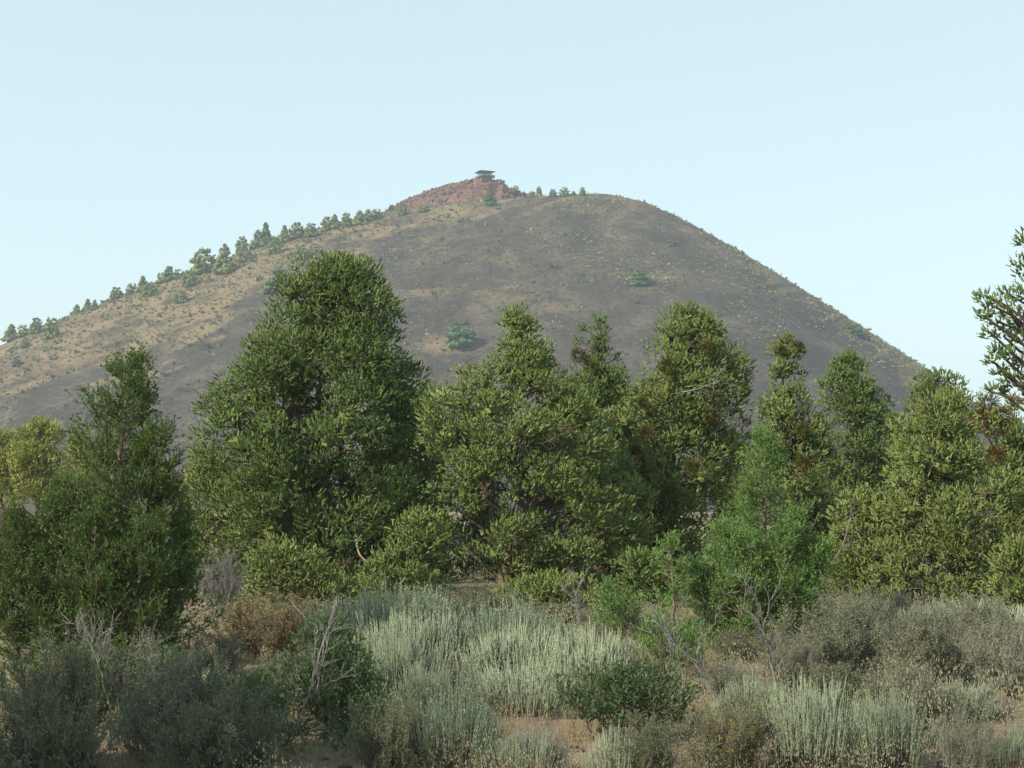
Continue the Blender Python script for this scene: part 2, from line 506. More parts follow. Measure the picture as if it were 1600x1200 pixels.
bs = rng.uniform(.3, .8, nb) * np.where(rng.random(nb) < .15, 1.7, 1)
V, F = rock_mesh_arrays(rng, np.stack([bx, by, bz], 1), bs)
tag(tri_object("loose_rocks", V, F, M["lava"], outcrop), None, None, None, "stuff")

# ------------------------------------------------------------------ fire lookout on the outcrop
def lookout():
    base = at(757.5, 281, YO)
    root = thing("fire_lookout", "small fire lookout cabin with overhanging roof and railed deck on the summit", "lookout", base)
    root.rotation_euler = (0, 0, math.radians(24))
    mb = solid_mat("lookout_stone", (.16, .085, .06), (.25, .14, .10), 1.5, .9)
    mw = solid_mat("lookout_timber", (.13, .10, .085), (.20, .16, .13), 2.0, .85)
    mr = solid_mat("lookout_roof", (.060, .070, .075), (.095, .105, .11), 1.0, .7)
    mp = solid_mat("lookout_frame", (.20, .21, .21), (.27, .28, .28), 2.0, .7)
    gm, nt, b = mat_new("lookout_glass")
    b.inputs["Base Color"].default_value = (.5, .6, .6, 1); b.inputs["Roughness"].default_value = .05
    tp = nt.nodes.new("ShaderNodeBsdfTransparent"); tp.inputs[0].default_value = (.93, .97, .97, 1)
    mg = nt.nodes.new("ShaderNodeMixShader"); mg.inputs[0].default_value = .12
    nt.links.new(tp.outputs[0], mg.inputs[1]); nt.links.new(b.outputs[0], mg.inputs[2]); nt.links.new(mg.outputs[0], nt.nodes["Material Output"].inputs[0])
    def part(name, mat, boxes, parent=root):
        q = Geo()
        for c, s in boxes: q.box(c, s)
        return q.build(name, mat, parent)
    part("base_wall", mb, [((0, 0, .0), (4.4, 4.4, 1.6))])
    part("deck", mw, [((0, 0, .86), (6.1, 6.1, .13))])
    part("cab_wall", mw, [((0, -2.08, 1.21), (4.3, .12, .58)), ((0, 2.08, 1.21), (4.3, .12, .58)), ((-2.08, 0, 1.21), (.12, 4.04, .58)), ((2.08, 0, 1.21), (.12, 4.04, .58))])
    for sx in (-1, 1):
        for sy in (-1, 1):
            part("corner_post", mp, [((2.08 * sx, 2.08 * sy, 2.21), (.16, .16, 1.42))])
    for k in range(4):
        for j in (-1, 0, 1):
            q = Geo(); q.box((0, 0, 0), (.09, .10, 1.42)); o = q.build("mullion", mp, root)
            v = [(j * 1.04, -2.08), (j * 1.04, 2.08), (-2.08, j * 1.04), (2.08, j * 1.04)][k]
            o.location = (v[0], v[1], 2.21)
        q = Geo(); q.box((0, 0, 0), ((4.0, .03, 1.41) if k < 2 else (.03, 4.0, 1.41))); o = q.build("window_pane", gm, root)
        o.location = [(0, -2.05, 2.21), (0, 2.05, 2.21), (-2.05, 0, 2.21), (2.05, 0, 2.21)][k]
    q = Geo()
    e, t = 3.3, .55
    V = np.array([[-e, -e, 2.93], [e, -e, 2.93], [e, e, 2.93], [-e, e, 2.93], [-e, -e, 3.05], [e, -e, 3.05], [e, e, 3.05], [-e, e, 3.05], [-t, -t, 3.42], [t, -t, 3.42], [t, t, 3.42], [-t, t, 3.42]])
    q.add(V, [[3, 2, 1, 0], [0, 1, 5, 4], [1, 2, 6, 5], [2, 3, 7, 6], [3, 0, 4, 7], [4, 5, 9, 8], [5, 6, 10, 9], [6, 7, 11, 10], [7, 4, 8, 11], [8, 9, 10, 11]])
    rf = q.build("roof", mr, root)
    part("vent_pipe", mr, [((1.0, .3, 3.6), (.22, .22, .7))], rf)
    part("antenna", mr, [((-.6, 0, 4.0), (.05, .05, 1.5))], rf)
    rails = []
    for s in (-1, 1):
        for z in (1.1, 1.3, 1.5):
            rails += [((0, 2.95 * s, z), (6.0, .06, .07)), ((2.95 * s, 0, z), (.06, 5.84, .07))]
    part("railing", mw, rails)
    for k in range(5):
        for s in (-1, 1):
            part("rail_post", mw, [((-2.96 + 1.48 * k, 2.97 * s, 1.21), (.1, .1, .76))])
            if 0 < k < 4: part("rail_post", mw, [((2.97 * s, -2.96 + 1.48 * k, 1.21), (.1, .1, .76))])
    for sx in (-1, 1):
        for sy in (-1, 1):
            part("deck_post", mw, [((2.8 * sx, 2.8 * sy, .0), (.2, .2, 1.6))])
    part("tank", mr, [((2.55, -2.4, 1.2), (.6, .6, .7))])
lookout()

# ------------------------------------------------------------------ junipers dotted over the hill
def hill_tree_proto(seed, conic, width, mat):
    """Unit-height juniper: trunk + crown."""
    rng = np.random.default_rng(seed)
    n = 120
    z = .02 + .93 * rng.random(n) ** 1.8
    prof = (1 - z) ** conic if conic else np.sqrt(np.clip(1 - ((z - .26) / .76) ** 2, 0, 1))
    r = width * np.maximum(prof, .08) * rng.uniform(.45, 1.0, n)
    ph = rng.uniform(0, 2 * math.pi, n)
    C = np.stack([r * np.cos(ph), r * np.sin(ph), z], 1)
    lr = rng.uniform(.05, .12, n) * (1.15 - .6 * z)
    k = 11
    D = randdir(rng, n * k)
    P = np.repeat(C, k, 0) + D * np.repeat(lr, k)[:, None] * rng.uniform(.5, 1.0, (n * k, 1))
    O = norm(D * .6 + randdir(rng, n * k) * .5 + np.array([0, 0, .7]))
    f = Geo()
    f.blobs(C, lr * .9, rng, rng.random(n) * .6, 1.0)
    f.leaves(P, O, rng.uniform(.045, .08, n * k), .045, rng, np.clip(np.repeat(rng.random(n), k) * .6 + rng.random(n * k) * .4, 0, 1), nrm=norm(D + randdir(rng, n * k) * .4))
    t = Geo()
    t.tubes(np.array([[[0, 0, -.06], [.01, 0, .2], [-.01, .01, .5], [0, 0, .85]]]), np.array([[.035, .028, .016, .005]]), 6)
    idx = rng.choice(n, 14, replace=False)
    t.tubes(np.stack([np.stack([C[i] * 0 + np.array([0, 0, max(.08, C[i, 2] - .15)]), (C[i] + np.array([0, 0, C[i, 2] - .08])) * .5, C[i]]) for i in idx]), np.array([.012, .008, .004]), 4)
    return t.mesh("hill_trunk", M["bark"]), f.mesh("hill_crown", mat)
PROTO = [hill_tree_proto(11, .8, .44, M["hill_juniper"]), hill_tree_proto(22, 0, .40, M["hill_juniper"]), hill_tree_proto(13, .9, .36, M["hill_juniper"]),
         hill_tree_proto(14, 0, .50, M["hill_juniper"]), hill_tree_proto(15, 1.0, .30, M["hill_juniper_blue"]), hill_tree_proto(16, 0, .42, M["hill_juniper_blue"])]
# (x, base row, height) in the photograph, which prototype
SKYLINE = [(18, 529, 26, 0), (36, 526, 19, 3), (57, 520, 24, 1), (80, 528, 32, 1), (120, 490, 16, 0), (137, 485, 19, 0), (148, 484, 16, 2), (182, 468, 20, 1), (206, 459, 17, 3), (223, 455, 25, 0),
           (253, 442, 17, 3), (265, 439, 24, 5), (279, 435, 15, 3), (319, 426, 38, 1), (351, 426, 46, 0), (378, 394, 26, 1), (403, 386, 28, 0), (415, 381, 36, 4), (444, 379, 28, 2), (464, 372, 25, 1),
           (486, 369, 21, 1), (511, 360, 22, 1), (523, 357, 23, 0), (541, 354, 22, 1), (562, 351, 23, 0), (575, 345, 19, 0), (588, 342, 16, 3)]
ORD = ["first", "second", "third", "fourth", "fifth", "sixth", "seventh", "eighth", "ninth", "tenth", "eleventh", "twelfth", "thirteenth", "fourteenth", "fifteenth", "sixteenth", "seventeenth",
       "eighteenth", "nineteenth", "twentieth", "twenty-first", "twenty-second", "twenty-third", "twenty-fourth", "twenty-fifth", "twenty-sixth", "twenty-seventh"]
SPECIAL = {13: "broad juniper, the first of two large ones on the butte's left skyline", 14: "tallest pale green juniper on the butte's left skyline", 17: "dark narrow conifer standing highest above the left skyline of the butte",
           0: "leftmost dark juniper on the butte's skyline at the picture edge", 26: "last low juniper on the left skyline before the red rocks"}
HILLT = [(x, y, h, k, SPECIAL.get(i, "%s juniper from the left along the butte's left skyline" % ORD[i]), "junipers along the butte's left skyline") for i, (x, y, h, k) in enumerate(SKYLINE)]
G2, G3 = "lone trees on the butte's slopes", "small trees around the red summit rocks"
HILLT += [(39, 543, 13, 3, "low bush just under the leftmost skyline junipers", G2), (25, 572, 16, 5, "grey green bush alone on the far left slope", G2),
          (233, 463, 23, 1, "rounded juniper below the skyline left of a bare grassy gap", G2), (295, 447, 26, 1, "olive juniper just below the skyline beside the large pair", G2),
          (282, 472, 19, 3, "wide low bush below the skyline in tan grass", G2), (326, 440, 12, 0, "tiny green juniper below the two large skyline ones", G2),
          (381, 409, 22, 3, "spreading juniper right of the tallest skyline juniper", G2), (430, 396, 28, 1, "yellow green juniper below the dark narrow conifer", G2),
          (469, 405, 24, 1, "grey green rounded juniper on the slope above the big dark tree", G2), (434, 457, 38, 5, "dark blue green round juniper on the slope beside the big tree's top", G2),
          (718, 541, 40, 5, "lone bright juniper with a shadow on the lower middle slope", G2), (1000, 445, 25, 5, "dark lone juniper on the dark right slope", G2),
          (1049, 384, 14, 5, "tiny lone juniper high on the right slope", G2), (1326, 518, 15, 5, "upper bush of three on the right skyline", G2), (1339, 524, 18, 5, "middle bush of three on the right skyline", G2),
          (1351, 530, 14, 3, "lower bush of three on the right skyline", G2),
          (611, 326, 11, 5, "small bush at the left foot of the red rocks, on the skyline", G3), (629, 336, 19, 1, "yellow green bush in front of the red rocks' left end", G3),
          (660, 331, 13, 3, "low bush in front of the red rocks, right of another", G3), (765, 321, 21, 5, "round green tree below the lookout in front of the red rocks", G3),
          (806, 298, 11, 3, "small bush on the skyline just right of the lookout rocks", G3), (830, 305, 9, 3, "low bush left of the pointed tree on the summit rim", G3), (842, 308, 20, 0, "pointed tree on the summit rim right of the lookout", G3),
          (864, 307, 12, 1, "first of four small rim trees right of the pointed one", G3), (882, 306, 14, 3, "pale second of four small rim trees right of the pointed one", G3),
          (896, 306, 8, 5, "smallest of four rim trees right of the pointed one", G3), (910, 306, 14, 1, "rightmost rounded tree on the summit rim", G3)]
rng = np.random.default_rng(5)
for (px, py, h, k, lab, grp) in HILLT:
    if grp == G3 and px < 850 and px > 600 and py < 320:
        p = at(px, py + 1, YO - 4); p[2] -= .3
    else:
        p = hill_hit(px, py)
    H = h * p[1] / FPX
    t = thing("hill_juniper", lab, "tree", (p[0], p[1], p[2] - .1), grp)
    t.rotation_euler = (0, 0, rng.uniform(0, 6.28))
    w = H * rng.uniform(1.0, 1.4)
    t.scale = (w, w, H)
    link("trunk", PROTO[k][0], t); link("crown", PROTO[k][1], t)

# ------------------------------------------------------------------ vegetation builders
def curve_paths(A, B, rng, k=7, sag=0.0, wig=0.06):
    """M curved paths from A to B."""
    A, B = np.asarray(A, float), np.asarray(B, float)
    t = np.linspace(0, 1, k)[None, :, None]
    L = np.linalg.norm(B - A, axis=1)[:, None, None]
    C = (A + B)[:, None, :] * .5 - np.array([0, 0, 1.0]) * sag * L
    P = (1 - t) ** 2 * A[:, None, :] + 2 * t * (1 - t) * C + t * t * B[:, None, :]
    w = rng.normal(size=(len(A), k, 3)) * wig * L * (t * (1.15 - t)) * 1.6
    return P + w

def children(paths, n, rng, length, spread, up=0.2, t0=.2, t1=1.0, k=4, wig=.12):
    """n twigs leaving each path; returns paths."""
    Mn, kk, _ = paths.shape
    par = np.repeat(np.arange(Mn), n)
    t = rng.uniform(t0, t1, len(par)) * (kk - 1)
    i = np.minimum(t.astype(int), kk - 2); f = (t - i)[:, None]
    P = paths[par, i] * (1 - f) + paths[par, i + 1] * f
    D = norm(norm(paths[par, i + 1] - paths[par, i]) + randdir(rng, len(par)) * spread + np.array([0, 0, up]))
    L = length * rng.uniform(.5, 1.25, len(par))
    tt = np.linspace(0, 1, k)[None, :, None]
    Q = P[:, None, :] + D[:, None, :] * tt * L[:, None, None] + rng.normal(size=(len(par), k, 3)) * (wig * L)[:, None, None] * tt
    Q[:, :, 2] += (tt[:, :, 0] ** 2) * L[:, None] * up * .35
    return Q

def profile_rows(rows, Y, bx, widen=1.09):
    z = np.array([at(800, r[0], Y)[2] for r in rows]); l = np.array([at(r[1], r[0], Y)[0] for r in rows]) - bx; r_ = np.array([at(r[2], r[0], Y)[0] for r in rows]) - bx
    o = np.argsort(z)
    return z[o], (l + r_)[o] / 2, (r_ - l)[o] / 2 * widen

def juniper(seed, name, label, Y, base_px, rows, mat="juniper", lobe=.34, dens=1.0, cover=1.0, trunk_r=.16, stems=1, leaf=(.038, .062, .024), inner=.3, group="junipers of the near tree row",
            mistletoe=(), deadwood=(), gappy=0.0, sprigs=1, top_px=None, extra=None, limbs=12):
    """A mature juniper: trunk, limbs, a crown of tufts gathered on many uneven foliage masses."""
    rng = np.random.default_rng(seed)
    bx = at(base_px, 800, Y)[0]
    z, cx, r = profile_rows(rows, Y, bx, 1.04 if seed == 101 else 1.12)
    root = thing(name, label, "tree", (bx, Y, ground_h(np.array(bx), np.array(Y)) - .03), group)
    zz = np.linspace(z[0], z[-1], 200); rr = np.interp(zz, z, r)
    area = float(np.sum(rr) * 2 * math.pi * (zz[1] - zz[0]))
    # big boughs first ...
    big = lobe * 1.75
    nb_ = max(int(area / (big * big * 2.2) * 1.3 * cover), 5)
    cdf = np.cumsum(rr + .22); cdf /= cdf[-1]
    lz = np.interp((np.arange(nb_) + rng.random(nb_)) / nb_, cdf, zz)
    R = np.interp(lz, z, r)
    br_ = np.minimum(big * rng.uniform(.55, 1.3, nb_), np.maximum(R * .75, lobe * .6))
    ph = (np.arange(nb_) * 2.399963 + rng.normal(0, .35, nb_)) % (2 * math.pi)
    back = (np.sin(ph) > .35) & (rng.random(nb_) < .4)
    ph = np.where(back, -ph, ph)
    rho = np.maximum(R - br_ * 1.0, 0) * np.where(rng.random(nb_) < inner * .6, rng.uniform(.2, .7, nb_), rng.uniform(.85, 1.08, nb_))
    BC = np.stack([np.interp(lz, z, cx) + rho * np.cos(ph), rho * np.sin(ph) * .9, np.clip(lz, z[0] + br_ * .3, z[-1] - br_ * .78)], 1)
    if gappy:
        kk = (vnoise(BC[:, 0] * 1.1 + 3 + seed, BC[:, 2] * 1.3, seed) * .5 + rng.random(nb_) * .5 > gappy * .9) | (BC[:, 2] > z[-1] - .6)
        BC, br_, lz = BC[kk], br_[kk], lz[kk]
    # ... then the smaller masses that ride on each bough
    ns_ = np.maximum((1.9 * (br_ / (lobe * .62)) ** 2).astype(int), 4)
    bi = np.repeat(np.arange(len(BC)), ns_)
    d = randdir(rng, len(bi)); ob = norm(BC * np.array([1, 1, 0]) + 1e-6)[bi]
    d = norm(d + ob * .35 + np.array([0, 0, .35]))
    lr = lobe * .66 * rng.uniform(.6, 1.35, len(bi))
    C = BC[bi] + d * (br_[bi] - lr * .55)[:, None] * rng.uniform(.8, 1.08, (len(bi), 1)) * np.array([1.1, 1.1, .72])
    C[:, 2] = np.maximum(C[:, 2], .12)
    rho = np.hypot(C[:, 0] - np.interp(C[:, 2], z, cx), C[:, 1])
    n_auto = len(C)
    if extra:
        for (px, py, rp, dy) in extra:
            p = at(px, py, Y + dy); C = np.vstack([C, [p[0] - bx, p[1] - Y, p[2]]]); lr = np.append(lr, rp * 1.2 * Y / FPX); rho = np.append(rho, abs(p[0] - bx))
    n = len(C)
    # tufts
    nt_ = np.maximum((dens * 400 * lr ** 2).astype(int), 8); nt_[n_auto:] = np.maximum(nt_[n_auto:], 34)
    nt_ = np.where(C[:, 1] > .3 * np.interp(C[:, 2], z, r), nt_ * .55, nt_).astype(int) + 2      # the far side is thinner
    li = np.repeat(np.arange(n), nt_)
    D = randdir(rng, len(li))
    out = norm(C * np.array([1, 1, .25]) - np.array([0, 0, 0])); out[:, 2] = 0
    w = D[:, 2] * .55 + (D * out[li]).sum(1) * .6
    keep = w > -.55 + rng.random(len(li)) * .3
    li, D = li[keep], D[keep]
    rad = lr[li] * (.40 + .66 * rng.random(len(li)) ** .6) * (1 + .35 * (vnoise(D[:, 0] * 2.3 + li * 1.7, D[:, 2] * 2.3 + D[:, 1] * 1.9, seed) - .5))
    TP = C[li] + D * rad[:, None] * np.array([1.08, 1.08, .82])
    TD = norm(D * .75 + out[li] * .25 + np.array([0, 0, .65]))
    lob_t = np.concatenate([rng.random(len(BC))[bi] * .6 + rng.random(n_auto) * .4, rng.random(n - n_auto)])
    tt = lob_t[li] * .45 + rng.random(len(li)) * .45
    # each tuft is a stubby solid shoot with a few loose sprigs, so that it is lit and shaded like a solid
    cr = Geo()
    cr.blobs(BC, br_ * .30, rng, .3 + rng.random(len(BC)) * .2, .7, .22)
    tl = leaf[1] * rng.uniform(.8, 1.5, len(li)); trr = leaf[1] * rng.uniform(.20, .38, len(li))
    cr.clubs(TP - TD * tl[:, None] * .4, TD, tl, trr, rng, np.clip(tt + rng.random(len(li)) * .1, 0, 1))
    s = sprigs
    si = np.repeat(np.arange(len(li)), s)
    nd = norm(randdir(rng, len(si)) + TD[si] * .8)
    LP = TP[si] + nd * trr[si, None] * .5 + TD[si] * (tl[si] * rng.uniform(0, .6, len(si)))[:, None]
    LD = norm(nd * .7 + TD[si] * .7)
    cr.leaves(LP, LD, rng.uniform(leaf[0], leaf[1], len(si)), leaf[2] * rng.uniform(.6, 1.0, len(si)), rng, np.clip(tt[si] + rng.random(len(si)) * .25, 0, 1), mid=.5)
    cr.build("crown", M[mat], root)
    # trunk(s)
    H = z[-1]
    tk = Geo()
    k = 12
    for q in range(stems):
        lean = (q - (stems - 1) / 2) * .35
        tz = np.linspace(-.15, H * (.97 if q == 0 else .75), k)
        sway = np.interp(tz, z, cx) * smooth(0, H * .6, tz) + lean * np.sin(np.clip(tz / H, 0, 1) * 2.2)
        px_ = np.stack([sway + rng.normal(0, .03, k) + lean * .25, rng.normal(0, .03, k), tz], 1)
        rad = trunk_r * (1 - np.linspace(0, 1, k) * .93) * (1 if q == 0 else .7)
        rad[0] *= 1.6; rad[1] *= 1.15
        tk.tubes(px_[None], rad[None], 9)
        if q == 0: spine = px_
    tk.build("trunk", M["bark"], root, True)
    # limbs reaching the foliage masses, with twigs
    TC = np.vstack([BC, C[n_auto:]]) if n > n_auto else BC
    rb_ = np.hypot(TC[:, 0] - np.interp(TC[:, 2], z, cx), TC[:, 1])
    hh = np.maximum(.25, TC[:, 2] - rb_ * rng.uniform(.25, .75, len(TC)))
    A = np.stack([np.interp(hh, spine[:, 2], spine[:, 0]), np.interp(hh, spine[:, 2], spine[:, 1]), hh], 1)
    paths = curve_paths(A, TC, rng, 7, .12, .05)
    r0 = .012 + .016 * np.linalg.norm(TC - A, axis=1)
    order = np.argsort(-r0 * np.where(TC[:, 1] < .3, 1.3, 1))
    tw_b = curve_paths(BC[bi], C[:n_auto], rng, 3, .1, .06)
    def branch_geo(ids, tw_n):
        lg = Geo()
        lg.tubes(paths[ids], (r0[ids, None] * np.linspace(1, .35, 7)[None]), 4)
        lg.tubes(children(paths[ids], tw_n, rng, .24, .9, .2, .45, 1.0, 3), np.array([.006, .004, .002]), 3)
        return lg
    for q in order[:limbs]:
        branch_geo(np.array([q]), 8).build("limb", M["bark"], root, True)
    if len(order) > limbs:
        lg = branch_geo(order[limbs:], 4); lg.tubes(tw_b, np.linspace(.013, .005, 3), 3)
        tag(lg.build("small_branches", M["bark"], root, True), kind="stuff")
    # bare twigs
    zb, rb = z, r
    for (px, py, rp, *mt) in mistletoe:
        p = at(px, py, Y)
        dx = p[0] - bx - np.interp(p[2], z, cx); Rm = np.interp(p[2], z, r)
        yo = -math.sqrt(max(Rm * Rm - dx * dx, .01)) * .95
        p = at(px, py, Y + yo) - np.array([bx, Y, 0])
        q = Geo(); nn = 420; rp_ = rp * Y / FPX
        d = randdir(rng, nn)
        q.leaves(p + d * rp_ * rng.uniform(.2, .8, (nn, 1)) * np.array([1, 1, 1.1]), norm(d + randdir(rng, nn) * .6 + np.array([0, 0, .3])), rp_ * rng.uniform(.35, .6, nn), .016, rng, rng.random(nn))
        q.build("dead_foliage" if mt else "mistletoe_clump", M[mt[0] if mt else "mistletoe"], root)
    for (pts, rad, mt) in deadwood:
        P = np.array([at(a, b_, Y + c) - np.array([bx, Y, 0]) for a, b_, c in pts])
        t = np.linspace(0, len(P) - 1, 12); P2 = np.stack([np.interp(t, np.arange(len(P)), P[:, j]) for j in range(3)], 1)
        P2[1:-1] = (P2[:-2] + 2 * P2[1:-1] + P2[2:]) / 4
        rad *= .6
        q = Geo(); q.tubes(P2[None], (rad * np.linspace(1, .3, 12))[None], 6)
        tw = children(P2[None], 9, rng, .28, .8, .05, .3, 1.0, 5)
        q.tubes(tw, np.linspace(rad * .35, .002, 5), 4)
        q.tubes(children(tw, 3, rng, .13, .8, .05, .3, 1.0, 3), np.array([.004, .003, .0015]), 3)
        q.build("dead_branch", M[mt], root, True)
    return root

def young_juniper(seed, name, label, Y, base_px, leaders, mat, group, dens=1.0, leaf=(.023, .048, .0125), wood="brown_wood", spread=.85):
    """Feathery sapling with one or more pointed leaders; each leader = (top px, top row, foot row, width px)."""
    rng = np.random.default_rng(seed)
    bx = at(base_px, 800, Y)[0]
    root = thing(name, label, "tree", (bx, Y, ground_h(np.array(bx), np.array(Y)) - .02), group)
    tk, cr = Geo(), Geo()
    for (tx, ty, fy, wpx, dy) in leaders:
        top = at(tx, ty, Y + dy) - np.array([bx, Y, 0]); H = top[2]
        zf = max(at(tx, fy, Y + dy)[2] - .15, .05); W = wpx * Y / FPX / 2
        foot = np.array([top[0] * .55, dy * .5, -.1])
        sp = curve_paths(foot[None], top[None], rng, 12, .0, .010)
        tk.tubes(sp, (.010 + .013 * H) * np.linspace(1.2, .12, 12)[None], 6)
        nb = int(48 * (H - zf) / .8 * dens * (.6 + W))
        f = rng.random(nb) ** .95
        hz = zf + (H - zf) * f
        env = W * (1 - f) ** .9 * (.75 + .5 * vnoise(hz * 4.5 + seed, rng.integers(0, 5, nb) * 1.0, seed)) + .05
        ph = rng.uniform(0, 2 * math.pi, nb)
        A = np.stack([np.interp(hz, sp[0, :, 2], sp[0, :, 0]), np.interp(hz, sp[0, :, 2], sp[0, :, 1]), hz], 1)
        B = A + np.stack([np.cos(ph) * env, np.sin(ph) * env, env * rng.uniform(.45, 1.1, nb) * (.25 + .75 * smooth(0, .35, f)) + .02], 1)
        br = curve_paths(A, B, rng, 6, .16, .05)
        tk.tubes(br[:, [0, 2, 5]], np.linspace(.007, .0025, 3), 3)
        Lb = np.linalg.norm(B - A, axis=1)
        nt_ = 9
        tw = children(br, nt_, rng, .13, spread, .30, .18, 1.0, 5, .10)
        tw = tw[rng.random(len(tw)) < np.clip(np.repeat(Lb, nt_) * 2.2 + .35, 0, 1)]
        tk.tubes(tw[rng.random(len(tw)) < .30][:, ::2], np.array([.003, .002, .001]), 3)
        tw2 = children(tw, 2, rng, .075, .7, .25, .2, .9, 5, .1)
        for T_, nl in ((tw, 7), (tw2, 3)):
            Mn = len(T_); tt = rng.uniform(.05, 1.05, (Mn, nl)) * 4
            i = np.minimum(tt.astype(int), 3); ff = (tt - i)[..., None]
            P = (np.take_along_axis(T_, i[..., None].repeat(3, -1), 1) * (1 - ff) + np.take_along_axis(T_, (i + 1)[..., None].repeat(3, -1), 1) * ff).reshape(-1, 3)
            Dd = np.repeat(norm(T_[:, -1] - T_[:, 0]), nl, 0)
            tint = np.repeat(rng.random(Mn) * .5, nl) + rng.random(Mn * nl) * .5
            cr.leaves(P, norm(Dd + randdir(rng, Mn * nl) * .6), rng.uniform(leaf[0], leaf[1], Mn * nl), leaf[2] * rng.uniform(.8, 1.3, Mn * nl), rng, tint)
    tk.build("trunk", M[wood], root, True)
    cr.build("crown", M[mat], root)
    return root

PROTOS = {}
def place_shrub(parts, name, label, cat, group, Y, x0, x1, top, W0, H0, seed, lean=0.0):
    """A shrub whose parts share the mesh data of its prototype."""
    rng = np.random.default_rng(seed)
    cx = at((x0 + x1) / 2, 800, Y)[0]; W = (x1 - x0) / 2 * Y / FPX
    gz = float(ground_h(np.array(cx), np.array(Y))); H = at(800, top, Y)[2] - gz
    root = thing(name, label, cat, (cx, Y, gz - .03), group)
    root.rotation_euler = (0, lean, rng.uniform(0, 6.28)); root.scale = (W / W0, W / W0 * rng.uniform(.85, 1.1), H / H0 * 1.15)
    for nm, me in parts: tag(link(nm, me, root), kind="stuff" if nm in ("shoot_stems", "leafy_shoots", "lower_leaves", "leaves", "flowers") else None)
    return root

def sage_proto(seed, shoots):
    rng = np.random.default_rng(seed)
    W, H, Dp, shoot_len = .80, .80, .72, (.15, .38)
    ns = 16
    ph = rng.uniform(0, 2 * math.pi, ns); q = rng.uniform(.3, .9, ns)
    B = np.stack([np.cos(ph) * W * q, np.sin(ph) * Dp * q, H * rng.uniform(.25, .6, ns)], 1)
    st = curve_paths(np.stack([np.cos(ph) * .08, np.sin(ph) * .08, np.full(ns, -.05)], 1), B, rng, 7, .10, .13)
    wd = Geo(); wd.tubes(st, np.linspace(.024, .010, 7), 5)
    c1 = children(st, 7, rng, .22, .9, .3, .3, 1.0, 4, .16); wd.tubes(c1, np.linspace(.008, .0035, 4), 3)
    c2 = children(c1, 4, rng, .12, .9, .3, .3, 1.0, 3, .14); wd.tubes(c2, np.linspace(.004, .0018, 3), 3)
    # upright shoots clustered over the dome
    ncl = max(int(shoots / 13), 6)
    cph = rng.uniform(0, 2 * math.pi, ncl); crho = np.sqrt(rng.random(ncl)) * .98
    ci = rng.integers(0, ncl, shoots)
    X = np.cos(cph[ci]) * crho[ci] + rng.normal(0, .09, shoots); Yy = np.sin(cph[ci]) * crho[ci] + rng.normal(0, .09, shoots)
    rho = np.minimum(np.hypot(X, Yy), 1.08)
    sl = rng.uniform(*shoot_len, shoots) * (.7 + .5 * rng.random(ncl)[ci])
    crown = (H - shoot_len[1] * .72) * np.sqrt(np.clip(1.12 - rho ** 2 * .95, .06, 1)) * (.60 + .50 * rng.random(ncl)[ci])
    P = np.stack([X * W, Yy * Dp, np.maximum(crown, .06)], 1)
    Dv = norm(np.stack([X * .36, Yy * .36, np.full(shoots, 1.0)], 1) + rng.normal(0, .08, (shoots, 3)))
    t = np.linspace(0, 1, 3)[None, :, None]
    sp = P[:, None, :] + Dv[:, None, :] * t * sl[:, None, None]; sp[:, :, 2] += (t[..., 0] ** 2) * sl[:, None] * .08
    fo = Geo()
    nl = 22
    u = rng.random((shoots, nl)) * .98
    LP = (P[:, None, :] + Dv[:, None, :] * (u * sl[:, None])[..., None]).reshape(-1, 3)
    LD = norm(np.repeat(Dv, nl, 0) * 1.7 + randdir(rng, shoots * nl) * .55)
    tint = np.clip(np.repeat(.35 + .35 * rng.random(ncl)[ci], nl) + (u.ravel() - .5) * .30 + rng.normal(0, .12, shoots * nl), 0, 1)
    fo.leaves(LP, LD, rng.uniform(.026, .046, shoots * nl) * (1.2 - .7 * u.ravel()), .0110, rng, tint)
    sg = Geo(); sg.tubes(sp, np.array([.0070, .0062, .002]), 3, tint=.35 + .4 * rng.random(shoots))
    nlow = shoots * 10
    d = randdir(rng, nlow); d[:, 2] = np.abs(d[:, 2]); rr_ = rng.uniform(.55, .98, nlow)
    nz = vnoise(d[:, 0] * 4 + seed, d[:, 1] * 4 + d[:, 2] * 3, seed); keep = nz > .50
    LP = (d * rr_[:, None] * np.array([W, Dp, H * .62]) + np.array([0, 0, .04]))[keep]
    lo = Geo(); lo.leaves(LP, norm(d[keep] * .5 + randdir(rng, len(LP)) * .8 + np.array([0, 0, .6])), rng.uniform(.016, .034, len(LP)), .011, rng, np.clip(nz[keep] * .6 + rng.random(len(LP)) * .4, 0, 1))
    return [("stems", wd.mesh("sage_stems", M["dark_wood"], True)), ("leafy_shoots", fo.mesh("sage_shoots", M["sage"])), ("shoot_stems", sg.mesh("sage_shoot_stems", M["sage"])), ("lower_leaves", lo.mesh("sage_leaves", M["sage_low"]))]

def sagebrush(seed, label, Y, x0, x1, top, shoots=420, lean=0.0, group="sagebrush clumps"):
    k = ("sage", 0 if shoots >= 500 else 1 + seed % 2 if shoots >= 200 else 3)
    if k not in PROTOS: PROTOS[k] = sage_proto(300 + k[1], (860, 640, 600, 300)[k[1]])
    return place_shrub(PROTOS[k], "sagebrush", label, "shrub", group, Y, x0, x1, top, .80, .80, seed, lean)

